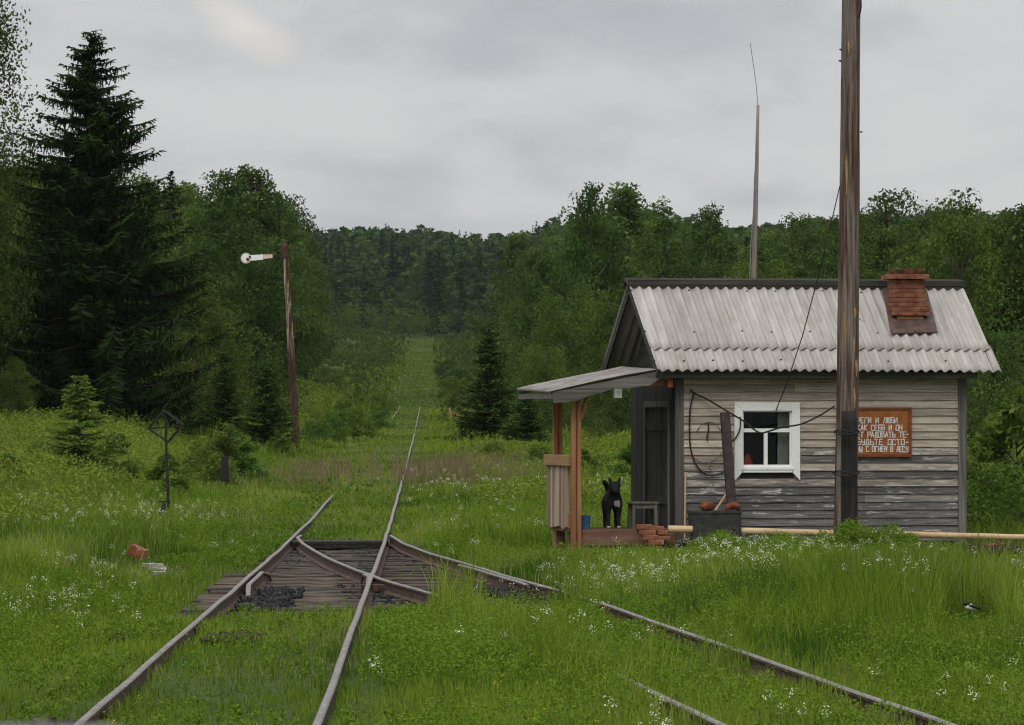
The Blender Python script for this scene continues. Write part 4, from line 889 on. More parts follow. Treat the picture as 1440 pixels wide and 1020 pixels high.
b = MB(); b.tube([(-.035, d0 + .14, 1.0), (-.07, d0 + .14, 1.02), (-.07, d0 + .14, 1.14), (-.035, d0 + .14, 1.16)], .01, 6); b.build('handle', M['black_metal'], door)
# window
win = MB()
for p, q in [((wx0 - .025, -.010, wz0), (wx0 + .028, .05, wz1)), ((wx1 - .028, -.010, wz0), (wx1 + .025, .05, wz1)), ((wx0 + .028, -.010, wz1 - .035), (wx1 - .028, .05, wz1)), ((wx0 + .028, -.012, wz0), (wx1 - .028, .05, wz0 + .045))]: win.box(p, q)
zt = L(1078, 605.5, 0).z; xm = L(1077, 630, 0).x
win.box((wx0 + .028, -.004, zt - .028), (wx1 - .028, .04, zt + .028)); win.box((xm - .028, -.002, wz0 + .045), (xm + .028, .04, zt - .028))
wo = win.build('window', M['white_paint'], shed, .004)
b = MB(); b.box((wx0 + .01, .022, wz0 + .02), (wx1 - .01, .026, wz1 - .01)); b.build('pane', M['glass'], wo)
b = MB(); zb = wb.z; yo = -.052
t = .125
b.hexa([(wa.x, yo, zb - .02), (wa.x + t, yo, zb + .11), (wa.x + t, -.008, zb + .11), (wa.x, -.008, zb - .02), (wa.x, yo, wa.z), (wa.x + t, yo, wa.z - t), (wa.x + t, -.008, wa.z - t), (wa.x, -.008, wa.z)])
b.hexa([(wb.x - t, yo, zb + .11), (wb.x, yo, zb - .02), (wb.x, -.008, zb - .02), (wb.x - t, -.008, zb + .11), (wb.x - t, yo, wa.z - t), (wb.x, yo, wa.z), (wb.x, -.008, wa.z), (wb.x - t, -.008, wa.z - t)])
b.hexa([(wa.x + t + .002, yo, wa.z - t), (wb.x - t - .002, yo, wa.z - t), (wb.x - t - .002, -.008, wa.z - t), (wa.x + t + .002, -.008, wa.z - t), (wa.x + .004, yo, wa.z), (wb.x - .004, yo, wa.z), (wb.x - .004, -.008, wa.z), (wa.x + .004, -.008, wa.z)])
b.box((wa.x + t + .002, yo - .012, zb + .10), (wb.x - t - .002, -.008, wz0 - .035)); b.build('frame', M['white_paint'], wo, .003)
b = MB(); b.box((wx0 - .01, yo - .02, wz0 - .032), (wx1 + .01, .0, wz0 - .002)); b.build('sill', M['white_paint'], wo, .004)
# things seen behind the pane
b = MB(); cx0, cx1 = L(1094, 600, .14).x, wx1 + .05; n = 26; vs = []; fs = []
for i in range(n + 1):
    x = cx0 + (cx1 - cx0) * i / n; y = .15 + .022 * math.sin(i * 1.35); vs += [(x, y, wz0 - .1), (x, y, wz1 + .08)]
for i in range(n): fs.append((2 * i, 2 * i + 2, 2 * i + 3, 2 * i + 1))
b.add(vs, fs); cu = b.build('curtain', M['curtain'], None); cu.location = SH; cu.rotation_euler = (0, 0, TH)
so = cu.modifiers.new('cloth', 'SOLIDIFY'); so.thickness = .004
tag(cu, 'pale pleated curtain hanging behind the right side of the window', 'curtain')
b = MB(); p = L(1052, 640, .22); b.tube([(p.x - .10, .24, wz0 - .12), (p.x - .04, .24, wz0 + .06), (p.x + .0, .26, wz0 + .20), (p.x + .05, .28, wz0 + .02), (p.x + .10, .28, wz0 - .12)], [.07, .06, .02, .05, .06], 8)
o = b.build('red_bag', M['red_cloth'], None, smooth=True); o.location = SH; o.rotation_euler = (0, 0, TH); tag(o, 'red cloth bag lying inside behind the lower left window pane', 'bag')
# roof
e0, e1 = L(925, 521, -.38), L(1400, 524, -.38); r0, r1 = L(881, 403, 1.45), L(1357, 402, 1.45)
xl, xr, ze, zr = (e0.x + r0.x) / 2, (e1.x + r1.x) / 2, (e0.z + e1.z) / 2, (r0.z + r1.z) / 2
def corr(b, x0, x1, a, c, wl, amp, lift, thick, seg=10, nv=5, wig=0.0, phase=0.0, tints=None):
    "corrugated sheet between eave line a=(y,z) and upper line c=(y,z)"
    a = Vector((0, *a)); c = Vector((0, *c)); sl = (c - a).normalized(); nn = Vector((0, -sl.z, sl.y))
    if nn.z < 0: nn = -nn
    nu = max(2, int((x1 - x0) / wl * seg)); rows = []
    for side in (1, 0):
        for j in range(nv + 1):
            row = []
            for i in range(nu + 1):
                x = x0 + (x1 - x0) * i / nu; w = amp * math.cos(2 * math.pi * (x - phase) / wl)
                q = a.lerp(c, j / nv) + nn * (lift + w + thick * side); e = 0
                if wig and j in (0,): e = wig * (vnoise(np.array([math.floor((x - phase) / 1.13) * 7.3 + 3]), np.array([2.5]), 9)[0] - .5)
                q = q + sl * e; row.append((x, q.y, q.z))
            rows.append(row)
    vs = [v for r in rows for v in r]; n = nu + 1; off = (nv + 1) * n; 
    for j in range(nv):
        for i in range(nu): pass
    base = len(b.v); b.v += vs
    def f(*ids, tint): b.f.append(tuple(base + k for k in ids)); b.t.append(tint); b.m.append(0)
    tt = [rnd.random() for _ in range(60)]
    for i in range(nu):
        t = tt[int((x0 + (x1 - x0) * i / nu - phase + 20) / 1.13) % 60]
        for j in range(nv):
            k = j * n + i; f(k, k + 1, k + 1 + n, k + n, tint=t); k += off; f(k, k + n, k + 1 + n, k + 1, tint=t)
        for j in (0, nv):
            k = j * n + i; f(k, k + off, k + off + 1, k + 1, tint=t)
    for j in range(nv):
        for i in (0, nu):
            k = j * n + i; f(k, k + n, k + n + off, k + off, tint=.5)
pt = lambda s: (-.38 + (1.45 + .38) * s, ze + (zr - ze) * s)     # along the front slope
rnd = random.Random(12); b = MB(); corr(b, xl, xr, pt(.235), pt(.985), .1495, .024, .024, .008, 10, 8, .05, xl)
roof = b.build('roof', M['roof'], shed, smooth=True)
b = MB(); corr(b, xl + .012, xr + .05, pt(0), pt(.30), .1495, .024, .006, .008, 10, 4, .035, xl + .02); b.build('lower_sheets', M['roof'], roof, smooth=True)
bk = lambda s: (1.45 + 1.83 * (1 - s), ze + (zr - ze) * s)
b = MB(); corr(b, xl, xr, bk(0), bk(.985), .1495, .024, .006, .008, 6, 5, .03, xl); b.build('rear_sheets', M['roof'], roof, smooth=True)
b = MB(); b.bar((xl - .04, 1.40, zr + .045), (xr + .0, 1.40, zr + .055), .19, .035, (0, -.55, .83), .3); b.bar((xl - .03, 1.335, zr + .02), (xr - .01, 1.335, zr + .03), .03, .13, (0, -.1, 1), .5); b.bar((xl - .04, 1.54, zr + .04), (xr, 1.54, zr + .05), .19, .035, (0, .55, .83), .6)
b.build('ridge_board', M['dark_wood_x'], roof, .006)
b = MB()   # bolt heads
sl = Vector((0, 1.83, zr - ze)).normalized(); nn = Vector((0, -sl.z, sl.y)); rb = random.Random(3)
for s in (.10, .42, .90):
    k = 0
    while k < 32:
        x = xl + .1495 * k + .005
        if x < xr - .05:
            p = Vector((x, *pt(s + rb.uniform(-.01, .012)))) + nn * (.052 if s > .2 else .036); b.tube([p, p + nn * .012], [.018, .012], 7)
        k += rb.choice((4, 5, 5, 6, 3))
b.build('bolts', M['black_metal'], roof)
b = MB(); b.box((xl + .12, -.30, ze - .10), (xr - .3, -.27, ze - .005)); b.build('fascia_board', M['dark_wood_x'], roof, .004)
b = MB()
for y0, y1, z0, z1 in [(-.36, 1.45, ze - .05, zr - .05), (3.26, 1.45, ze - .05, zr - .05)]: b.bar((xl + .03, y0, z0), (xl + .03, y1, z1), .03, .12, (0, 0, 1))
b.build('barge_board', M['dark_wood_y'], roof)
b = MB()
for y0, y1, z0, z1 in [(-.36, 1.45, ze - .05, zr - .05), (3.26, 1.45, ze - .05, zr - .05)]: b.bar((xr - .06, y0, z0), (xr - .06, y1, z1), .03, .10, (0, 0, 1))
b.build('barge_board', M['dark_wood_y'], roof)
for gx, nm in ((.02, 'gable'), (WX - .06, 'gable')):
    b = MB(); n = 8; zt0, zt1 = ZT + .005, zr - .09
    for k in range(n):
        f0, f1 = k / n, (k + .97) / n; h0, h1 = 1.42 * (1 - f0), 1.42 * (1 - f1); o = rnd.uniform(-.006, .006)
        b.hexa([(gx + o, 1.45 - h0, zt0 + (zt1 - zt0) * f0), (gx + .04, 1.45 - h0, zt0 + (zt1 - zt0) * f0), (gx + .04, 1.45 + h0, zt0 + (zt1 - zt0) * f0), (gx + o, 1.45 + h0, zt0 + (zt1 - zt0) * f0), (gx + o, 1.45 - h1, zt0 + (zt1 - zt0) * f1), (gx + .04, 1.45 - h1, zt0 + (zt1 - zt0) * f1), (gx + .04, 1.45 + h1, zt0 + (zt1 - zt0) * f1), (gx + o, 1.45 + h1, zt0 + (zt1 - zt0) * f1)])
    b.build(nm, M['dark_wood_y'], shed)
# chimney through the front slope
def rp(px, py):
    "point on the front slope seen at a pixel"
    d = Vector(((px - CX) / F, 1, (HY - py) / F)); c = Vector((0, 0, CZ)) - SH
    dl = Vector((d.dot(EX), d.dot(EY), d.z)); cl = Vector((c.dot(EX), c.dot(EY), c.z)); p0 = Vector((0, *pt(0)))
    t = (p0 - cl).dot(nn) / dl.dot(nn); return cl + dl * t
ca, cb = rp(1262, 456), rp(1300, 456); cx0, cx1, cy = ca.x, cb.x, ca.y
def Zc(py, y): return L(1280, py, y).z
zb0, z1, z2, z3, z4 = ca.z - .25, Zc(444, cy), Zc(425, cy), Zc(393, cy), Zc(385, cy)
def bricks(b, x0, x1, y0, y1, z0, z1, rows, rnd, tl=(0, 1)):
    for r in range(rows):
        a, c = z0 + (z1 - z0) * r / rows, z0 + (z1 - z0) * (r + 1) / rows - .008; nx = 2; off = .5 if r % 2 else .0
        cuts = [x0] + [x0 + (x1 - x0) * (k + off * .5 + .25) / nx for k in range(nx)] + [x1]
        for p, q in zip(cuts, cuts[1:]):
            if q - p < .03: continue
            o = rnd.uniform(-.003, .004); b.box((p + .002, y0 - o, a), (q - .002, y1 + o, c), rnd.uniform(*tl))
    b.box((x0 + .008, y0 + .008, z0), (x1 - .008, y1 - .008, z1 - .012), .3)
rnd = random.Random(8); dpt = .46
b = MB(); bricks(b, cx0 - .03, cx1 + .01, cy + .0, cy + dpt, z2 + .004, z3, 5, rnd); chim = b.build('chimney', M['brick'], roof, .004)
b = MB(); bricks(b, cx0 - .075, cx1 + .075, cy - .035, cy + dpt + .04, z1, z2, 3, rnd); b.build('lower_collar', M['brick'], chim, .004)
b = MB(); bricks(b, cx0 + .0, cx1 - .01, cy + .01, cy + dpt, zb0, z1 - .004, 5, rnd); b.build('base', M['brick_pale'], chim, .004)
b = MB(); bricks(b, cx0 - .105, cx1 + .06, cy - .07, cy + dpt + .07, z3 + .003, z4, 1, rnd); b.build('cap', M['brick'], chim, .004)
b = MB(); zq = Zc(378, cy)
bricks(b, cx0 - .0, cx1 - .01, cy - .03, cy + .10, z4 + .003, zq, 1, rnd); bricks(b, cx0 - .0, cx1 - .01, cy + dpt - .1, cy + dpt + .03, z4 + .003, zq, 1, rnd); b.build('sooty_rim', M['brick_dark'], chim, .004)
b = MB(); fl = [rp(1252, 474), rp(1318, 472), rp(1300, 402), rp(1238, 402)]; up = nn * .062
q = [p + nn * .056 for p in fl]; b.hexa([p - nn * .004 for p in q] + q)
b.bar(q[0] + nn * .004, q[1] + nn * .004, .03, .02); b.build('flashing', M['flashing'], roof)
# porch
PA = L(775, 554, -.28); PB = L(926, 524, -.28); px0, pz0, px1, pz1 = PA.x, PA.z, PB.x, PB.z; py0, py1 = -.28, 2.15
b = MB(); nrow = 6; nu = 90; vs = []
dirp = Vector((px1 - px0, 0, pz1 - pz0)).normalized(); pn = Vector((-dirp.z, 0, dirp.x))
rnd = random.Random(31)
for side in (1, 0):
    for j in range(nrow + 1):
        for i in range(nu + 1):
            y = py0 + (py1 - py0) * i / nu; w = .020 * math.cos(2 * math.pi * y / .13)
            s = j / nrow; tw_ = .09 * (y - py0) / 2.4; p = Vector((px0, y, pz0 + tw_ * .35)).lerp(Vector((px1, y, pz1 + tw_)), s) + pn * (.025 + w + .009 * side + .02 * math.sin(s * 3.1 + y * .7)); vs.append(tuple(p))
fs = []; n = nu + 1; off = (nrow + 1) * n
for j in range(nrow):
    for i in range(nu):
        k = j * n + i; fs.append((k, k + 1, k + 1 + n, k + n)); fs.append((k + off, k + n + off, k + 1 + n + off, k + 1 + off))
for i in range(nu):
    for j in (0, nrow): k = j * n + i; fs.append((k, k + off, k + off + 1, k + 1))
for j in range(nrow):
    for i in (0, nu): k = j * n + i; fs.append((k, k + n, k + n + off, k + off))
b.add(vs, fs, .45); pr = b.build('porch_roof', M['porch_sheet'], shed, smooth=True)
UPZ = Vector((0, 0, .035)); b = MB(); segs = 9
for k in range(segs):     # ragged front board
    s0, s1 = .0 + k / segs, (k + 1) / segs; hgt = lambda s: .125 + .03 * math.sin(s * 9) + .012 * math.sin(s * 31) - .06 * max(0, s - .86) / .14
    pa = Vector((px0 + .03, -.31, pz0 - .01)).lerp(Vector((px1 + .03, -.31, pz1 - .01)), s0); pb = Vector((px0 + .03, -.31, pz0 - .01)).lerp(Vector((px1 + .03, -.31, pz1 - .01)), s1)
    b.hexa([pa - Vector((0, 0, hgt(s0))), pb - Vector((0, 0, hgt(s1))), pb + Vector((0, .025, -hgt(s1))), pa + Vector((0, .025, -hgt(s0))), pa + UPZ, pb + UPZ, pb + UPZ + Vector((0, .025, 0)), pa + UPZ + Vector((0, .025, 0))], .6)
b.build('front_board', M['old_wood_x'], pr)
b = MB(); b.box((px0 + .02, py0 + .02, pz0 - .07), (px0 + .05, py1 - .05, pz0 + .012)); b.build('eave_board', M['old_wood'], pr)
pza = lambda x: pz0 + (pz1 - pz0) * (x - px0) / (px1 - px0)
zg = -.16
f1 = L(806.5, 650, -.06).x; f2 = L(814, 650, -.06).x
def post(x, y, z0, z1, w, d): b = MB(); b.box((x - w / 2, y - d / 2, z0), (x + w / 2, y + d / 2, z1)); return b.build('post', M['orange_wood'], shed, .006)
post(f1, -.06, zg, pza(f1) - .13, .072, .09); post(f2, -.05, zg + .06, pza(f2) - .13, .062, .09)
r1_ = L(785, 600, 1.35).x
post(r1_ - .045, 1.35, -.1, pza(r1_) - .13, .065, .08); post(r1_ + .03, 1.37, -.1, pza(r1_) - .13, .065, .08)
b = MB(); b.bar((f2 + .12, -.06, pza(f2) - .16), (f2 + .02, -.08, 1.80), .05, .045); b.build('brace', M['orange_wood'], shed, .004)
b = MB(); xb = L(826, 555, -.2).x; b.box((f1 - .02, -.22, pza(f1) - .13), (f2 + .14, 2.05, pza(f1) - .02)); b.build('porch_beam', M['orange_wood_y'], shed, .006)
xb = L(944, 535, -.2).x; zbm = L(944, 545, -.2).z; b = MB(); b.box((xb - .055, -.20, zbm), (xb + .03, -.045, zbm + .20)); b.build('porch_beam', M['orange_wood_y'], shed, .006)
b = MB(); b.box((px1 - .75, -.12, zbm + .02), (xb - .06, -.05, zbm + .12)); b.build('porch_beam', M['orange_wood'], shed, .006)
# panel on the far left side of the porch
xp = L(800, 700, .12).x; zp0 = L(790, 742, .6).z; zp1 = L(790, 655, .6).z; zp2 = L(785, 640, .6).z
b = MB(); rnd = random.Random(17); y = .10
while y < 1.5:
    w = rnd.uniform(.09, .14); o = rnd.uniform(-.008, .008); b.box((xp - .03 + o, y, zp0 + rnd.uniform(-.02, .02)), (xp + .0 + o, y + w - .006, zp1)); y += w
b.build('plank_panel', M['panel_wood'], shed, .003)
b = MB(); b.box((xp - .07, -.02, zp1), (xp + .05, 1.56, zp2)); b.build('panel_beam', M['tan_wood'], shed, .006)
for p, q in [((f1 - .04, .0, zp1 - .05), (f2 + .05, .09, zp1 + .10)), ((xp + .055, .0, zp1 - .03), (f1 - .045, .085, zp1 + .12)), ((xp + .004, .0, zp0), (f1 - .06, .06, zp0 + .22))]:
    b = MB(); b.box(p, q); b.build('panel_rail', M['orange_wood'], shed, .005)
b = MB(); b.box((xp + .02, 1.1, zg - .1), (xp + .16, 1.25, zp0 - .01)); b.build('panel_leg', M['deck'], shed, .006)
b = MB(); b.box((xp + .06, .35, zg - .1), (xp + .18, .5, zp0 - .03)); b.build('panel_leg', M['deck'], shed, .006)
# deck
zd = L(870, 745, -.05).z; xd0 = f2 + .06; xd1 = -.03
b = MB(); y = .0
while y < 1.42: b.box((f1 - .02, y + .052, zd - .035), (xd1, y + .182, zd + rnd.uniform(-.004, .004))); y += .135
dk = b.build('deck', M['deck'], shed, .003)
b = MB(); b.box((f2 + .05, -.03, zd - .235), (.12, .045, zd - .006), .5); b.build('front_beam', M['deck'], dk, .006)
b = MB(); b.box((f1 - .12, -.14, zg - .06), (.15, -.02, zg + .06), .7); b.build('ground_sill', M['deck'], dk, .006)

def stand(o): o.location = SH; o.rotation_euler = (0, 0, TH); return o     # shapes written in hut coordinates
def own(b, name, m, label, cat, bevel=0, group=None, smooth=False): return tag(stand(b.build(name, m, None, bevel, smooth)), label, cat, group)
# sign with lettering
s1_ = L(1281, 573, -.035); s0_ = L(1281, 643, -.035); sx0 = L(1177, 600, -.035).x
sign = thing('notice_board', 'orange brown board with white hand painted Cyrillic letters, partly behind the pole', 'sign', W((sx0, -.03, s0_.z)), TH)
sw, sh_ = s1_.x - sx0, s1_.z - s0_.z
b = MB(); b.box((.03, -.03, .03), (sw - .03, -.005, sh_ - .03)); b.build('board', M['sign'], sign)
b = MB()
for p, q in [((0, -.045, 0), (sw, -.004, .045)), ((0, -.045, sh_ - .04), (sw, -.004, sh_)), ((0, -.045, .045), (.04, -.004, sh_ - .04)), ((sw - .045, -.045, .045), (sw, -.004, sh_ - .04))]: b.box(p, q)
b.build('frame', M['sign_frame'], sign, .004)
GL = {'Б': [[(.9, 1), (0, 1), (0, 0), (1, 0), (1, .5), (0, .5)]], 'Е': [[(1, 1), (0, 1), (0, 0), (1, 0)], [(0, .5), (.8, .5)]], 'Р': [[(0, 0), (0, 1), (1, 1), (1, .45), (0, .45)]], 'Г': [[(0, 0), (0, 1), (1, 1)]],
      'И': [[(0, 1), (0, 0), (1, 1), (1, 0)]], 'Л': [[(0, 0), (.45, 1), (1, 1), (1, 0)]], 'Ю': [[(0, 0), (0, 1)], [(0, .5), (.4, .5)], [(.4, 0), (.4, 1), (1, 1), (1, 0), (.4, 0)]], 'С': [[(1, .85), (.8, 1), (0, 1), (0, 0), (1, 0), (1, .15)]],
      'К': [[(0, 0), (0, 1)], [(1, 1), (.05, .5), (1, 0)]], 'А': [[(0, 0), (.5, 1), (1, 0)], [(.2, .35), (.8, .35)]], 'Я': [[(1, 0), (1, 1), (0, 1), (0, .45), (1, .45)], [(.45, .45), (0, 0)]], 'О': [[(0, 0), (0, 1), (1, 1), (1, 0), (0, 0)]],
      'Н': [[(0, 0), (0, 1)], [(1, 0), (1, 1)], [(0, .5), (1, .5)]], 'У': [[(0, 1), (0, .5), (1, .5)], [(1, 1), (1, .1), (.7, 0), (.1, 0)]], 'Д': [[(0, -.12), (0, .05), (1, .05), (1, -.12)], [(.12, .05), (.4, 1), (.85, 1), (.85, .05)]], 'Т': [[(0, 1), (1, 1)], [(.5, 1), (.5, 0)]],
      'В': [[(0, 0), (0, 1), (.85, 1), (.85, .5), (0, .5)], [(.85, .5), (1, .45), (1, 0), (0, 0)]], 'Ь': [[(0, 1), (0, 0), (1, 0), (1, .5), (0, .5)]], 'Ы': [[(0, 1), (0, 0), (.6, 0), (.6, .5), (0, .5)], [(1, 0), (1, 1)]], 'Ж': [[(.5, 0), (.5, 1)], [(0, 0), (1, 1)], [(0, 1), (1, 0)]], 'М': [[(0, 0), (0, 1), (.5, .4), (1, 1), (1, 0)]],
      '-': [[(0, .5), (.9, .5)]], '.': [[(.1, 0), (.1, .12)]]}
b = MB(); rnd = random.Random(21)
for txt, x_at, right, row in [('БЕРЕГИ И ЛЮБИ', 1204.5, 1262.5, 591.3), ('ЛЕС КАК СЕБЯ И ОН', 1205, 1269, 601.7), ('БУДЕТ РАДОВАТЬ ТЕ-', 1204.5, 1279, 611.3), ('БЯ. БУДЬТЕ ОСТО-', 1204.5, 1279, 621.8), ('РОЖНЫ С ОГНЕМ В ЛЕСУ.', 1204.5, 1281.5, 631.7)]:
    n_hid = {'БЕРЕГИ И ЛЮБИ': 2, 'ЛЕС КАК СЕБЯ И ОН': 4, 'БУДЕТ РАДОВАТЬ ТЕ-': 3, 'БЯ. БУДЬТЕ ОСТО-': 4, 'РОЖНЫ С ОГНЕМ В ЛЕСУ.': 3}[txt]
    zc = L(1240, row, -.035).z - s0_.z; xa, xz = L(x_at, row, -.035).x - sx0, L(right, row, -.035).x - sx0; adv = (xz - xa) / (len(txt) - n_hid); hh = .080
    adv0 = min(adv, (xa - .05) / n_hid) if n_hid else adv
    for i, chh in enumerate(txt):
        if chh == ' ': continue
        k = i - n_hid; x0 = xa + (k * adv if k >= 0 else k * adv0); a_ = adv if k >= 0 else adv0; w = a_ * .70; z0 = zc - hh / 2 + rnd.uniform(-.004, .004); lean = rnd.uniform(-.004, .006)
        for st_ in GL[chh]:
            for j, (p, q) in enumerate(zip(st_, st_[1:])):
                P = Vector((x0 + p[0] * w + lean * p[1], -.033 - .0004 * j - .0008 * rnd.random(), z0 + p[1] * hh)); Q_ = Vector((x0 + q[0] * w + lean * q[1], -.033 - .0004 * j, z0 + q[1] * hh)); Q_.y = P.y; dd = (Q_ - P).normalized() * .004
                b.bar(P - dd, Q_ + dd, .0135, .005, (0, -1, 0))
b.build('lettering', M['letter'], sign)

# dog
def make_dog():
    me = bpy.data.meshes.new('dog'); bm = bmesh.new(); sk = bm.verts.layers.skin.verify()
    def v(p, r, r2=None, root=False):
        x = bm.verts.new(p); x[sk].radius = (r, r2 or r); x[sk].use_root = root; return x
    def chain(a, items):
        for p, r in items:
            n = v(p, *(r if isinstance(r, tuple) else (r,))); bm.edges.new((a, n)); a = n
        return a
    pel = v((0, .28, .47), .115, .115, True)
    mid = chain(pel, [((0, .12, .44), .105), ((0, -.05, .43), .125)]); sh = chain(mid, [((0, -.20, .45), .148)])
    ch = chain(sh, [((0, -.31, .44), .105)])
    nk = chain(sh, [((0, -.29, .55), .092), ((.0, -.35, .625), .082)])
    hd = chain(nk, [((.0, -.42, .655), .096)])
    chain(hd, [((.0, -.50, .615), .056), ((.0, -.58, .585), .036), ((0, -.605, .582), .022)])
    for s in (-1, 1):
        chain(hd, [((s * .060, -.395, .715), .036), ((s * .080, -.39, .770), .020), ((s * .088, -.388, .805), .005)])
        chain(sh, [((s * .085, -.23, .36), .062), ((s * .080, -.21, .24), .040), ((s * .078, -.235, .12), .029), ((s * .078, -.245, .035), .030), ((s * .078, -.29, .020), .028)])
        chain(pel, [((s * .085, .27, .36), .080), ((s * .085, .20, .26), .052), ((s * .085, .33, .17), .032), ((s * .085, .325, .04), .028), ((s * .085, .28, .020), .027)])
    chain(pel, [((-.02, .40, .56), .045), ((-.06, .42, .68), .042), ((-.10, .34, .72), .036), ((-.11, .27, .68), .020)])
    bm.to_mesh(me); bm.free(); o = bpy.data.objects.new('dog', me); C.objects.link(o); me.materials.append(M['dog'])
    m = o.modifiers.new('skin', 'SKIN'); m.use_smooth_shade = True; o.modifiers.new('sub', 'SUBSURF').render_levels = 2; o.modifiers['sub'].levels = 1
    return o
dog = make_dog(); dp = W((L(861, 744, .55).x, .55, zd)); dog.location = dp; dog.rotation_euler = (0, 0, R(4)); dog.scale = (.97, .97, .97)
tag(dog, 'black dog with white chest and paws standing on the porch facing the camera', 'dog')
for s in (-1, 1):
    b = MB(); b.lathe([(.001, -.008), (.006, -.006), (.009, 0), (.006, .006), (.001, .008)], 8, (s * .036, -.497, .668)); b.build('eye', M['black_metal'], dog, 0, True)
# stool
st_a, st_b = L(887, 706, .42), L(926, 706, .42); stool = thing('wooden_stool', 'greenish grey wooden stool standing by the hut door', 'stool', W(((st_a.x + st_b.x) / 2, .55, zd)), TH)
w = (st_b.x - st_a.x) / 2; hgt = st_a.z - zd
b = MB(); b.box((-w, -.16, hgt - .03), (w, .0, hgt), .5); b.box((-w, .004, hgt - .03), (w, .16, hgt), .7); b.build('seat', M['green_wood'], stool, .004)
for sx in (-1, 1):
    for sy in (-1, 1):
        b = MB(); b.bar((sx * (w - .035), sy * .13, 0), (sx * (w - .045), sy * .12, hgt - .03), .05, .05, (0, 1, 0)); b.build('leg', M['green_wood'], stool, .004)
for sy in (-1, 1):
    b = MB(); b.box((-w + .07, sy * .12 - .012, hgt - .10), (w - .07, sy * .12 + .012, hgt - .032)); b.build('apron', M['green_wood'], stool, .003)
# bucket
bk_ = thing('bucket', 'small blue plastic bucket on the porch floor behind the post', 'bucket', W((L(822, 744, .25).x, .25, zd)))
b = MB(); b.lathe([(.075, 0), (.09, .19), (.096, .19), (.096, .205), (.086, .205), (.07, .012)], 20); b.build('body', M['blue'], bk_, 0, False)
b = MB(); b.tube([(.095 * math.cos(a), .095 * math.sin(a) * .3 - .03, .19 + .0 + .02 * math.sin(a)) for a in np.linspace(-.1, math.pi + .1, 12)], .004, 5); b.build('handle', M['wire'], bk_)
# white box under the porch roof
p0_, p1_ = L(863, 560, -.1), L(874, 543, -.1); b = MB(); b.box((p0_.x, -.14, p0_.z), (p1_.x, -.04, p1_.z + .05)); b.lathe([(.02, 0), (.02, .02)], 10, ((p0_.x + p1_.x) / 2, -.15, (p0_.z + p1_.z) / 2))
own(b, 'switch_box', M['white_paint'], 'small white box hanging under the front edge of the porch roof', 'switch box', .006)
# bricks by the door
i = 0
for px, py, yl, rz in [(911, 749, -.22, .1), (935, 749, -.24, -.05), (924, 750, -.10, .02), (922, 743, -.20, .12), (914, 756, -.24, -.04), (931, 757, -.26, .06), (906, 741, -.05, .1), (922, 763, -.28, 0)]:
    p = L(px, py, yl); b = MB(); b.box((-.115, -.055, -.034), (.115, .055, .034)); o = b.build('brick', M['red_brick'], None, .006)
    o.location = W(p); o.rotation_euler = (random.uniform(-.04, .04), random.uniform(-.05, .05), TH + rz); tag(o, 'loose orange red brick in the little stack at the hut corner', 'brick', 'bricks stacked at the porch end'); i += 1
b = MB(); b.box((-.13, -.06, -.05), (.13, .06, .05))
# log
la, lb_ = L(940, 744.5, -.52), L(1500, 757.5, -.52); b = MB(); pts = [la.lerp(lb_, k / 14) + Vector((0, random.uniform(-.008, .008), random.uniform(-.006, .006))) for k in range(15)]
b.tube(pts, [.056 - .0009 * k + random.uniform(-.002, .002) for k in range(15)], 14, .5); own(b, 'peeled_log', M['log'], 'long pale peeled log lying in front of the hut', 'log', 0, None, True)
# leaning things at the wall
p = L(962, 735, -.06); q = L(964, 664, -.06); b = MB(); b.tube([(p.x, -.10, p.z - .25), (q.x, -.062, q.z)], .016, 7); own(b, 'wooden_stick', M['stick'], 'thin pale stick leaning upright on the wall left of the window', 'stick')
q0, q1 = L(1032, 745, -.62), L(1020, 580, -.30); b = MB(); w = .062
ax = (q1 - q0).normalized(); xx = Vector((1, 0, 0)); yy = ax.cross(xx).normalized(); xx = yy.cross(ax)
b.bar(q0, q1, w * 2.0, .014, tuple(yy)); b.bar(q0 - xx * w + yy * .03, q1 - xx * w + yy * .03, .014, .06, tuple(yy)); b.bar(q0 + xx * w + yy * .03, q1 + xx * w + yy * .03, .014, .06, tuple(yy))
own(b, 'steel_channel', M['dark_steel'], 'dark brown steel channel leaning in front of the window edge', 'steel beam')
x0 = L(975, 720, -.6); x1 = L(1042, 742, -.6); b = MB(); b.box((x0.x, -.62, x1.z - .18), (x1.x, -.28, x0.z)); b.box((x0.x - .012, -.632, x0.z - .03), (x1.x + .012, -.268, x0.z + .012)); own(b, 'metal_box', M['dark_box'], 'dark flat metal box standing in the weeds below the window', 'box', .006)
p = L(994, 712, -.5); b = MB(); b.tube([(p.x - .09, -.50, p.z - .03), (p.x - .06, -.50, p.z), (p.x + .07, -.47, p.z - .01), (p.x + .10, -.46, p.z - .03)], [.045, .075, .07, .045], 12); own(b, 'rusty_can', M['rust'], 'rusty brown can lying on the left of the dark metal box', 'can', 0, None, True)
p = L(1006, 718, -.55); q = L(1025, 690, -.33); b = MB(); b.bar(p, q, .028, .02); own(b, 'wooden_lath', M['stick'], 'short pale lath leaning from the dark metal box to the steel channel', 'lath')
b = MB(); p = L(1031, 715, -.56); b.tube([(p.x - .10, -.54, p.z - .05), (p.x - .07, -.55, p.z + .03), (p.x + .0, -.56, p.z + .05), (p.x + .07, -.54, p.z + .02), (p.x + .10, -.5, p.z - .05)], [.03, .05, .055, .05, .03], 10); b.tube([(p.x - .075, -.50, p.z + .03), (p.x - .05, -.46, p.z + .13)], [.02, .008], 6); b.tube([(p.x + .09, -.47, p.z + .03), (p.x + .12, -.45, p.z + .12)], [.02, .01], 6)
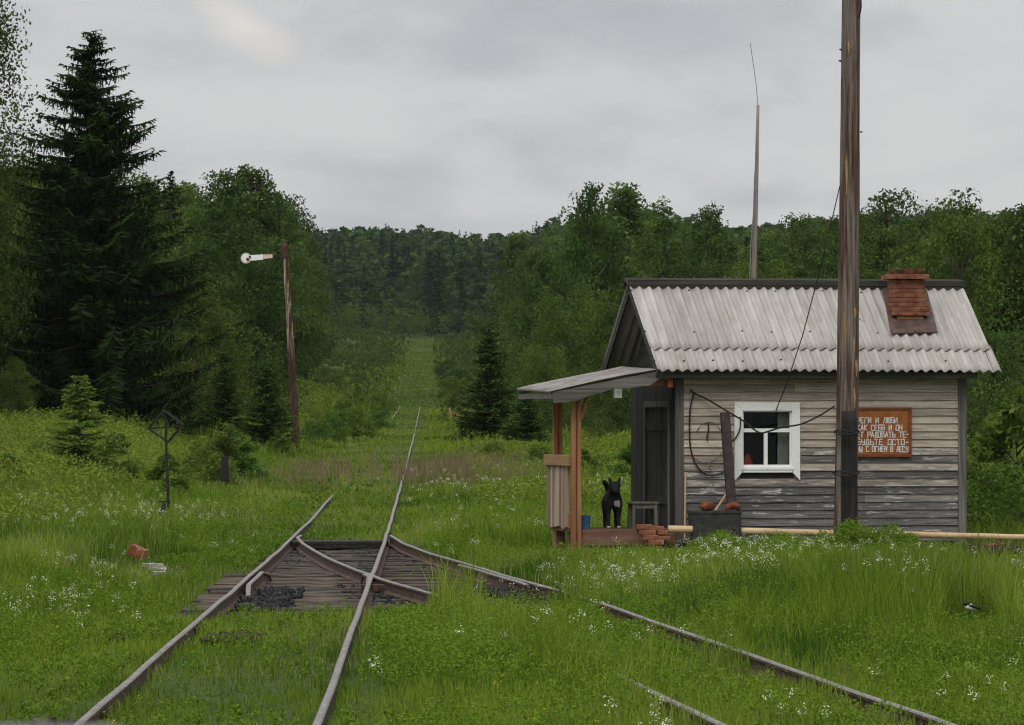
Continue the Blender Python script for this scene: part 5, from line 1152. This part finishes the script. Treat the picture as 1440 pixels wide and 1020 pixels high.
own(b, 'red_cloth', M['orange_rust'], 'orange red rag lying on the dark box at the foot of the steel channel', 'rag', 0, None, True)
# cables on the wall
def cable(name, pix, rad, m, label, cat='cable', sub=4):
    P = [L(*t) for t in pix]; pts = []
    for i in range(len(P) - 1):
        a, b_, c, d = P[max(i - 1, 0)], P[i], P[i + 1], P[min(i + 2, len(P) - 1)]
        for k in range(sub): t = k / sub; pts.append(.5 * ((2 * b_) + (c - a) * t + (2 * a - 5 * b_ + 4 * c - d) * t * t + (3 * b_ - a - 3 * c + d) * t ** 3))
    pts.append(P[-1]); bb = MB(); bb.tube(pts, rad, 6, .5); return own(bb, name, m, label, cat, 0, None, True)
cable('cable', [(971, 548, -.05), (976, 553, -.07), (995, 562, -.12), (1020, 577, -.2), (1045, 592, -.28), (1060, 604, -.34), (1070, 609, -.4), (1080, 607, -.45), (1100, 601, -.55), (1125, 597, -.65), (1150, 586, -.72), (1174, 571, -.75)], .013, M['cable'], 'black cable sagging across the window from a wall hook to the pole')
cable('cable', [(976, 553, -.06), (971, 572, -.06), (969.5, 600, -.055), (971, 630, -.055), (978, 652, -.055), (990, 666, -.055), (1003, 669, -.055), (1018, 664, -.06)], .012, M['cable'], 'black cable loop hanging down the wall left of the window')
cable('cable', [(1041, 586, -.075), (1041, 600, -.075), (1037, 612, -.072), (1030, 622, -.06)], .010, M['cable'], 'short black cable tail curving past the left window casing')
cable('wire_loop', [(980, 607, -.04), (986, 598, -.042), (998, 594, -.045), (1008, 598, -.045), (1014, 606, -.045)], .005, M['cable'], 'thin dark wire arch nailed on the wall left of the steel channel', 'wire')
cable('wire_hanger', [(996, 594, -.05), (996, 606, -.05), (994, 615, -.05), (995, 620, -.05)], .010, M['cable'], 'short dark hook hanging from the wire arch', 'hook')
cable('grey_wire', [(972, 638, -.04), (982, 648, -.045), (996, 650, -.045), (1008, 643, -.045), (1019, 632, -.045)], .006, M['wire'], 'pale grey wire sagging on the wall below the black loop', 'wire')
cable('grey_wire', [(1003, 645, -.045), (997, 656, -.045), (1001, 662, -.045), (1000, 672, -.045), (1003, 684, -.045)], .006, M['wire'], 'pale grey wire end dangling down the wall', 'wire')

# ------------------------------------------------------------------ poles
D0 = 67.4; pole = thing('utility_pole', 'thick weathered brown wooden pole in front of the hut, cut by the top', 'pole', (xat(1188, D0), D0, gz1(xat(1188, D0), D0) - .2))
def pole_mesh(pix, D, base, n=34, rows=46, seed=1, ridge=.05, yo=0):
    b = MB(); pts = [at(px, py, D) - base for px, py, r in pix]; zs = [p.z for p in pts]; xs = [p.x for p in pts]; rs = [r / F * D for *_, r in pix]
    z0, z1 = min(zs), max(zs); o = np.argsort(zs); zs = np.array(zs)[o]; xs = np.array(xs)[o]; rs = np.array(rs)[o]; vs = []; fs = []
    for j in range(rows + 1):
        z = z0 + (z1 - z0) * j / rows; x = np.interp(z, zs, xs); r = np.interp(z, zs, rs)
        for i in range(n):
            a = 2 * math.pi * i / n; k = 1 + ridge * (vnoise(np.array([i * .9]), np.array([z * .55]), seed)[0] - .5) * 2 + .03 * (vnoise(np.array([i * .3]), np.array([z * 3.]), seed + 1)[0] - .5)
            vs.append((x + r * k * math.cos(a), yo + r * k * math.sin(a), z))
    for j in range(rows):
        for i in range(n): i2 = (i + 1) % n; fs.append((j * n + i, j * n + i2, (j + 1) * n + i2, (j + 1) * n + i))
    fs.append(tuple(range(rows * n, rows * n + n))); b.add(vs, fs, .5); return b
pm = pole_mesh([(1197.5, -70, 12.5), (1197, 0, 13), (1195.5, 150, 13.5), (1193.5, 350, 14.5), (1191.5, 570, 15.5), (1188, 780, 16.5)], D0, pole.location)
pm.build('shaft', M['pole_wood'], pole, 0, True)
b = MB(); rs_ = random.Random(6)      # split slivers standing off the wood
for px, py0, py1, dx in [(1201, 432, 450, .1), (1199, 470, 505, .1), (1189, 220, 275, .0), (1203, 505, 530, .1), (1192, 60, 78, .0), (1187, 432, 500, 0), (1200, 545, 575, .08)]:
    a = at(px, py0, D0) - pole.location; c = at(px + .5, py1, D0) - pole.location; a.y = c.y = -.150 + dx * .25; b = MB(); mm = a.lerp(c, .5) + Vector((.006, 0, 0)); b.tube([a, a.lerp(c, .2), mm, c], [.004, .016, .020, .005], 5); b.build('splinter', M['tan_wood'], pole)
for px, py, s in [(1183, 70, -1), (1182, 86, -1), (1210, 186, 1)]:
    a = at(px, py, D0) - pole.location; b = MB(); b.tube([a, a + Vector((s * .03, -.02, .005))], [.018, .006], 5); b.build('knot', M['pole_wood'], pole)
a = at(1206, 448, D0) - pole.location; b = MB(); b.tube([a, a + Vector((.04, -.01, -.01)), a + Vector((.10, -.02, -.07))], [.012, .007, .003], 5)
b.build('splinter', M['tan_wood'], pole)
sb = pole_mesh([(1194.5, 578, 11), (1195, 660, 11.5), (1195, 780, 12)], D0 - .25, pole.location, 26, 12, 5, .05, -.20); sb.build('stub_post', M['stub_wood'], pole, 0, True)
for k, (py, pxl, pxr) in enumerate([(607, 1173, 1207), (664, 1171, 1207)]):
    b = MB(); 
    for t in range(3):
        c = at((pxl + pxr) / 2, py + t * 1.6, D0) - pole.location; rx = (pxr - pxl) / 2 / F * D0 + .006
        b.tube([c + Vector((rx * math.cos(a), -.13 + .31 * math.sin(a), .02 * math.sin(a * 2 + t))) for a in np.linspace(0, 2 * math.pi, 25)], .011, 5)
    b.build('wire_binding', M['cable'], pole)
def line(name, pts, rad, m, label, cat='wire', n=6):
    b = MB(); b.tube(pts, rad, n, .5); return tag(b.build(name, m, None, 0, True), label, cat)
w0 = W(L(1091, 578, -.06)); a = at(1181, 262, D0 - .1); line('service_wire', [a, a.lerp(w0, .3) + Vector((.02, 0, -.12)), a.lerp(w0, .6) + Vector((.03, 0, -.17)), a.lerp(w0, .85) + Vector((.02, 0, -.09)), w0], .008, M['cable'], 'thin black wire running from the pole over the roof edge to the window')
line('service_wire', [at(1203, -60, D0 - .3), at(1210, -12, D0 - .3), at(1211, 10, D0 - .25), at(1208, 26, D0 - .2)], .011, M['cable'], 'short black wire hanging at the right side of the pole top')
D1 = 80; am = thing('antenna_mast', 'thin grey wooden mast rising behind the hut roof with a bent wire whip', 'mast', (xat(1058, D1), D1, gz1(xat(1058, D1), D1)))
b = MB(); b.tube([at(px, py, D1) - am.location for px, py in [(1056, 640), (1060, 390), (1062, 320), (1064, 240), (1066, 148)]], [.048, .046, .042, .035, .026], 10, .5); b.build('mast_pole', M['antenna_wood'], am, 0, True)
b = MB(); b.tube([at(px, py, D1) - am.location for px, py in [(1066, 152), (1063.5, 120), (1059, 88), (1055, 61)]], .0055, 5); b.build('whip', M['thin_wire'], am)
b = MB(); b.tube([at(px, py, D1 - .1) - am.location for px, py in [(1064, 210), (1061, 250), (1059.5, 300), (1056, 340), (1055, 372), (1054, 395), (1054, 600)]], .009, 5); b.build('lead_wire', M['wire'], am)
# semaphore
D2 = 175; zb = gz1(xat(415, D2), D2); sem = thing('semaphore_signal', 'rusty old semaphore mast left of the track with a white arm raised level', 'railway signal', (xat(415, D2), D2, zb))
b = MB(); P = [at(px, py, D2) - sem.location for px, py in [(416, 655), (415, 600), (409, 490), (405, 420), (401.5, 356)]]
for sx in (-.085, .085): b.tube([p + Vector((sx * (1 - .35 * i / 4), 0, 0)) for i, p in enumerate(P)], [.075, .075, .065, .055, .05], 8, .5)
b.tube(P, [.06, .06, .055, .05, .04], 8, .5); mast = b.build('mast', M['sem_pole'], sem)
b = MB(); p = at(401, 352, D2) - sem.location; b.box((p.x - .13, -.12, p.z - .28), (p.x + .11, .1, p.z + .10)); b.lathe([(.12, 0), (.11, .08), (.07, .14), (.06, .2), (.02, .22)], 10, (p.x, 0, p.z + .10)); b.bar((p.x + .1, 0, p.z + .02), (p.x + .52, 0, p.z + .05), .04, .05)
b.bar((p.x - .30, -.1, p.z - .05), (p.x - .1, -.1, p.z - .04), .03, .05); b.build('head_bracket', M['dark_rust'], sem)
ya = -.16; A = lambda px, py: at(px, py, D2 + ya) - sem.location
b = MB()
def plate(b, pix, y0, y1):
    pts = [A(px, py) for px, py in pix]; n = len(pts); b.add([(q.x, y0, q.z) for q in pts] + [(q.x, y1, q.z) for q in pts], [tuple(range(n)), tuple(reversed(range(n, 2 * n)))] + [(i, i + n, (i + 1) % n + n, (i + 1) % n) for i in range(n)])
plate(b, [(352, 359), (370, 358), (370, 365.4), (352, 367)], ya - .02, ya + .02); arm = b.build('arm', M['sem_white'], sem)
b = MB(); plate(b, [(370.3, 358.2), (383, 358), (383.4, 363), (370.3, 364.2)], ya - .018, ya + .018); b.build('arm_butt', M['sem_pink'], arm)
b = MB(); plate(b, [(383, 359.5), (397, 359), (397, 361.5), (383, 362)], ya - .01, ya + .012); b.build('arm_pivot', M['black_metal'], arm)
c = A(346, 363.3); rad = 7.3 / F * D2
b = MB()
def disc(b, c, r0, r1, y0, y1, n=28):
    vs = []; 
    for y in (y0, y1):
        for r in (r0, r1):
            for k in range(n): vs.append((c.x + r * math.cos(6.2832 * k / n), y, c.z + r * math.sin(6.2832 * k / n)))
    fs = []
    for k in range(n):
        k2 = (k + 1) % n; fs += [(k, k2, n + k2, n + k), (2 * n + k, 3 * n + k, 3 * n + k2, 2 * n + k2), (n + k, n + k2, 3 * n + k2, 3 * n + k), (k, 2 * n + k, 2 * n + k2, k2)]
    b.add(vs, fs)
disc(b, c, .01, rad * .82, ya - .045, ya - .02); disc(b, c, rad * .88, rad, ya - .035, ya + .02); b.build('disc', M['sem_white'], arm)
b = MB(); disc(b, c, rad * .82, rad * .90, ya - .015, ya + .012); b.build('disc_groove', M['black_metal'], arm)
b = MB(); cc = A(348.5, 365); disc(b, cc, .005, .062, ya - .065, ya - .047, 12); b.build('red_lens', M['sem_red'], arm)
b = MB(); cc = A(350.5, 368); disc(b, cc, .005, .040, ya - .06, ya - .047, 10); b.build('yellow_lens', M['sem_yellow'], arm)
b = MB(); cc = A(351.5, 361.5); disc(b, cc, .005, .045, ya - .062, ya - .047, 10); b.build('dark_lens', M['black_metal'], arm)
b = MB(); p = at(412.5, 448, D2) - sem.location; b.box((p.x - .06, -.06, p.z - .10), (p.x + .06, .06, p.z + .10)); b.bar((p.x - .2, 0, p.z + .3), (p.x + .06, 0, p.z + .3), .03, .04); b.build('wire_pulley', M['black_metal'], sem)
# switch target
D3 = 88; g3 = gz1(xat(233, D3), D3); tg = thing('switch_target', 'black iron diamond frame on a thin post, standing in grass left of the track', 'railway signal', (xat(234, D3), D3, g3))
T3 = lambda px, py, dy=0: at(px, py, D3) - tg.location + Vector((0, dy, 0))
b = MB(); b.tube([T3(237, 714), T3(236, 690), T3(234, 640), T3(232.5, 577)], [.032, .030, .028, .024], 8); b.build('post', M['black_metal'], tg)
b = MB(); q = [T3(230, 577, -.0), T3(258.5, 597, -.12), T3(236.5, 622, 0), T3(208, 603, .12)]
for a_, c_ in zip(q, q[1:] + q[:1]): b.bar(a_, c_, .045, .062, (0, 1, 0))
b.bar(q[3] + Vector((0, .03, 0)), q[1] + Vector((0, .03, -.03)), .035, .06, (0, 1, 0)); b.build('diamond_frame', M['black_metal'], tg)
b = MB(); c = T3(230, 722); b.box((c.x - .075, -.08, c.z - .25), (c.x + .045, .06, c.z + .03)); b.tube([c + Vector((-.01, 0, 0)), c + Vector((0, 0, .12)), c + Vector((.01, 0, .20))], [.07, .05, .035], 8); p = T3(231, 706); b.box((p.x - .11, -.03, p.z - .01), (p.x + .12, .03, p.z + .02)); b.build('switch_stand', M['black_metal'], tg)
# small things in the grass
p = at(194, 777, 67.6); can = thing('rusty_canister', 'rusty orange metal canister lying tipped in the grass left of the track', 'canister', (p.x, p.y, p.z), R(14)); can.rotation_euler = (0, R(22), R(-24))
b = MB(); b.box((-.125, -.07, -.085), (.105, .07, .085)); b.build('body', M['orange_rust'], can, .012)
b = MB(); b.box((.107, -.075, -.09), (.130, .075, .09)); b.build('lid', M['tan_wood'], can, .006)
for i, (px, py, D, ln, rz, rx) in enumerate([(215, 795, 64.0, .34, .2, .05), (222, 800, 63.2, .28, -.25, -.08), (224, 806, 62.5, .22, .1, .1)]):
    p = at(px, py, D); b = MB(); n = 6; vs = []
    b.hexa([(-ln / 2, -.05, -.025), (ln / 2, -.04, -.02), (ln / 2 - .04, .05, -.02), (-ln / 2 + .03, .05, -.025), (-ln / 2 + .03, -.045, .02), (ln / 2 - .05, -.035, .03), (ln / 2 - .02, .04, .03), (-ln / 2, .045, .015)])
    o = b.build('broken_board', M['stone_grey'], None, .006); o.location = p; o.rotation_euler = (rx, .05, rz); tag(o, ['longest piece of grey broken board beside the rusty canister', 'middle piece of grey broken board below the rusty canister', 'small crumbled grey board piece nearest the track below the canister'][i], 'board')
p = at(203, 722, 88); line('forked_branch', [p + Vector((.03, 0, -.1)), p, p + Vector((-.05, .02, .12)), p + Vector((-.11, .03, .22))], [.02, .016, .012, .006], M['stick'], 'small forked dry branch stuck in the grass left of the iron diamond', 'branch')
D4 = 105; p = at(316, 655, D4); b = MB(); b.tube([(p.x, D4, p.z - .35), (p.x, D4, p.z), (p.x + .01, D4, p.z + .22)], [.105, .095, .08], 10); tag(b.build('tree_stump', M['stub_wood'], None), 'dark old stump standing under the pale upright shrub', 'stump')
D5 = 250; p = at(634, 586, D5); b = MB(); b.tube([(p.x + .03, D5, p.z - .6), (p.x, D5, p.z), (p.x - .06, D5, p.z + .48)], [.09, .08, .06], 8); b.bar((p.x + .04, D5, p.z + .18), (p.x + .52, D5, p.z + .02), .05, .06); tag(b.build('marker_post', M['pink_post'], None), 'small faded orange post with a side arm right of the distant track', 'post')
for i, (px, py, D, sx, rz, m, lb) in enumerate([(1409, 774, 66.6, .12, .1, 'red_brick', 'rusty orange brick under the right part of the peeled log'), (1393, 769, 66.9, .08, .5, 'rust', 'broken rusty brick piece tilted under the peeled log'), (1405, 766, 67.2, .09, -.3, 'brick_dark', 'dark sooty brick just below the peeled log')]):
    p = at(px, py, D); b = MB(); b.box((-sx, -.055, -.035), (sx, .055, .035)); o = b.build('brick', M[m], None, .008); o.location = p; o.rotation_euler = (.1, .18 * (-1) ** i, rz); tag(o, lb, 'brick')
stones('rubble', 'dark charred rubble in the grass under the right end of the log', [(lambda d: xat(1400, 66.5), 66.0, 67.6, .28, 170, .10), (lambda d: xat(1375, 66.5), 66.0, 67.6, .2, 60, .04), (lambda d: xat(1437, 60), 59.6, 60.4, .12, 50, .05)], M['soil'], .04, .09, 19, 'rubble')
p = at(1446, 797, 60.5); b = MB(); b.box((-.22, -.10, -.06), (.22, .10, .06)); o = b.build('white_plank', M['white_board'], None, .006); o.location = p; o.rotation_euler = (R(10), R(9), R(8)); tag(o, 'white painted block of board in the grass at the right edge', 'board')
# bird
p = at(1364, 855, 46.5); 
def make_bird():
    b = MB(); b.tube([(-.055, 0, .035), (-.040, 0, .045), (-.015, 0, .030), (.03, 0, .010), (.065, 0, -.004), (.10, 0, -.012), (.14, 0, -.018)], [.010, .026, .036, .034, .022, .010, .006], 12); return b
bd = thing('bird', 'small black and white bird perched low in the grass at the right', 'bird', p, R(8))
b = MB(); b.tube([(-.045, 0, .000), (-.025, 0, .012), (.01, 0, .005), (.05, 0, -.005), (.075, 0, -.012)], [.008, .030, .036, .028, .010], 12); b.build('body', M['white_board'], bd, 0, True)
b = MB(); b.tube([(-.075, 0, .040), (-.060, 0, .046), (-.040, 0, .046), (-.020, 0, .034), (-.005, 0, .02)], [.003, .012, .027, .026, .012], 10); b.build('head', M['black_metal'], bd, 0, True)
b = MB()
for s in (-1, 1): b.tube([(-.02, s * .022, .024), (.02, s * .030, .020), (.07, s * .020, .002), (.115, s * .006, -.016)], [.010, .019, .015, .003], 8)
b.build('wing', M['black_metal'], bd, 0, True)
b = MB(); b.hexa([(.05, -.014, -.014), (.15, -.020, -.030), (.15, .020, -.030), (.05, .014, -.014), (.05, -.014, -.006), (.15, -.020, -.024), (.15, .020, -.024), (.05, .014, -.006)]); b.build('tail', M['black_metal'], bd)
b = MB()
for s in (-1, 1): b.tube([(.0, s * .012, -.02), (.002, s * .012, -.16)], .003, 5)
b.build('legs', M['black_metal'], bd)
# bonnet of the railcar the photo was taken from, a blurred sliver at the lower left
hood = thing('railcar_bonnet', 'blurred purple grey bonnet edge of the railcar in the lower left corner', 'railcar', (-.62, 2.2, 1.0))
b = MB(); b.box((-.78, -.85, -.2), (.390, .85, .901)); b.build('bonnet', M['hood'], hood, .03)
b = MB(); b.lathe([(.008, 0), (.009, .006), (.005, .009)], 14, (.326, .70, .901)); b.build('cap', M['hood'], hood, 0, True)

# ------------------------------------------------------------------ sky, light, camera
world = bpy.data.worlds.new('World'); bpy.context.scene.world = world; world.use_nodes = True
wt = world.node_tree; wt.nodes.clear()
class WN(NT):
    def __init__(s): s.t = wt; s.n = wt.nodes
n = WN()
SUN_EL, SUN_AZ = R(52), R(200)
sk = n.add('ShaderNodeTexSky', sky_type='NISHITA'); sk.sun_disc = False; sk.sun_elevation = SUN_EL; sk.sun_rotation = SUN_AZ
g = n.add('ShaderNodeTexCoord').outputs['Generated']; mp = n.add('ShaderNodeMapping'); n.link(g, mp.inputs[0]); mp.inputs['Scale'].default_value = (9, 9, 26); mp.inputs['Rotation'].default_value = (0, R(-14), 0)
c1 = n.noise(mp.outputs[0], 1, 4, .5); mp2 = n.add('ShaderNodeMapping'); n.link(g, mp2.inputs[0]); mp2.inputs['Scale'].default_value = (26, 26, 60); mp2.inputs['Rotation'].default_value = (0, R(-20), 0); c2 = n.noise(mp2.outputs[0], 1, 5, .55)
cl = n.math('ADD', n.math('MULTIPLY', c1, .58), n.math('MULTIPLY', c2, .42))
col = n.mix(n.ss(cl, .36, .62), (4.5, 4.68, 4.92), (6.3, 6.3, 6.3))
dv = n.add('ShaderNodeVectorMath', operation='DISTANCE'); n.link(g, dv.inputs[0]); dv.inputs[1].default_value = Vector((-.0575, 1, .0872)).normalized()
gs = n.sep(g); dxx = n.math('ADD', gs[0], .0577); dzz = n.math('ADD', gs[2], -.0850)
la = n.math('MULTIPLY', n.math('ADD', n.math('MULTIPLY', dxx, .86), n.math('MULTIPLY', dzz, -.51)), .42); lb = n.math('ADD', n.math('MULTIPLY', dxx, .51), n.math('MULTIPLY', dzz, .86))
wob = n.math('SQRT', n.math('ADD', n.math('MULTIPLY', la, la), n.math('MULTIPLY', lb, lb))); wob = n.math('ADD', n.math('ADD', wob, n.math('MULTIPLY', n.math('LESS_THAN', gs[1], 0.0), 9.0)), n.math('MULTIPLY_ADD', c2, .020, -.010))
col = n.mix(n.math('MULTIPLY', n.math('SUBTRACT', 1.0, n.ss(wob, .0000, .0075)), .8), col, (8.0, 7.4, 6.8))
zz = n.sep(g)[2]; col = n.mix(1.0, col, n.mix(n.ss(zz, .10, .95), (1, 1, 1), (2.9, 2.9, 2.95)), 'MULTIPLY')
col = n.mix(.95, sk.outputs[0], col)
bg = n.add('ShaderNodeBackground'); n.link(col, bg.inputs[0]); bg.inputs[1].default_value = .10
ow = n.add('ShaderNodeOutputWorld'); n.link(bg.outputs[0], ow.inputs[0])
sun = bpy.data.lights.new('sun', 'SUN'); sun.energy = 1.4; sun.angle = R(25); sun.color = (1, .96, .90)
so = bpy.data.objects.new('sun', sun); C.objects.link(so); so.rotation_euler = (R(90) - SUN_EL, 0, R(180) - SUN_AZ)

def haze():
    m = mat('thin_mist'); n = NT(m); v = n.add('ShaderNodeVolumePrincipled'); v.inputs['Color'].default_value = (.86, .93, 1, 1); v.inputs['Density'].default_value = HAZE; v.inputs['Anisotropy'].default_value = 0
    o = n.add('ShaderNodeOutputMaterial'); n.link(v.outputs[0], o.inputs['Volume'])
    b = MB(); b.box((-2700, -80, -1.6), (2700, 3300, 160)); tag(b.build('haze', m), 'thin pale haze in the air over the valley', 'haze', kind='stuff')
HAZE = 3.0e-5
haze()
cam = bpy.data.cameras.new('camera'); co = bpy.data.objects.new('camera', cam); C.objects.link(co)
co.location = (0, 0, CZ); co.rotation_euler = (R(90), 0, 0)
cam.sensor_width = 36; cam.lens = F / 1440 * 36; cam.shift_y = (HY - 510) / 1440; cam.clip_start = .05; cam.clip_end = 6000
cam.dof.use_dof = True; cam.dof.focus_distance = 68; cam.dof.aperture_fstop = 22
sc = bpy.context.scene; sc.camera = co
sc.view_settings.view_transform = 'Standard'; sc.view_settings.look = 'None'; sc.view_settings.exposure = 0; sc.view_settings.gamma = 1
sc.cycles.filter_width = 1.15; sc.cycles.max_bounces = 6; sc.cycles.transparent_max_bounces = 8; sc.cycles.use_denoising = True
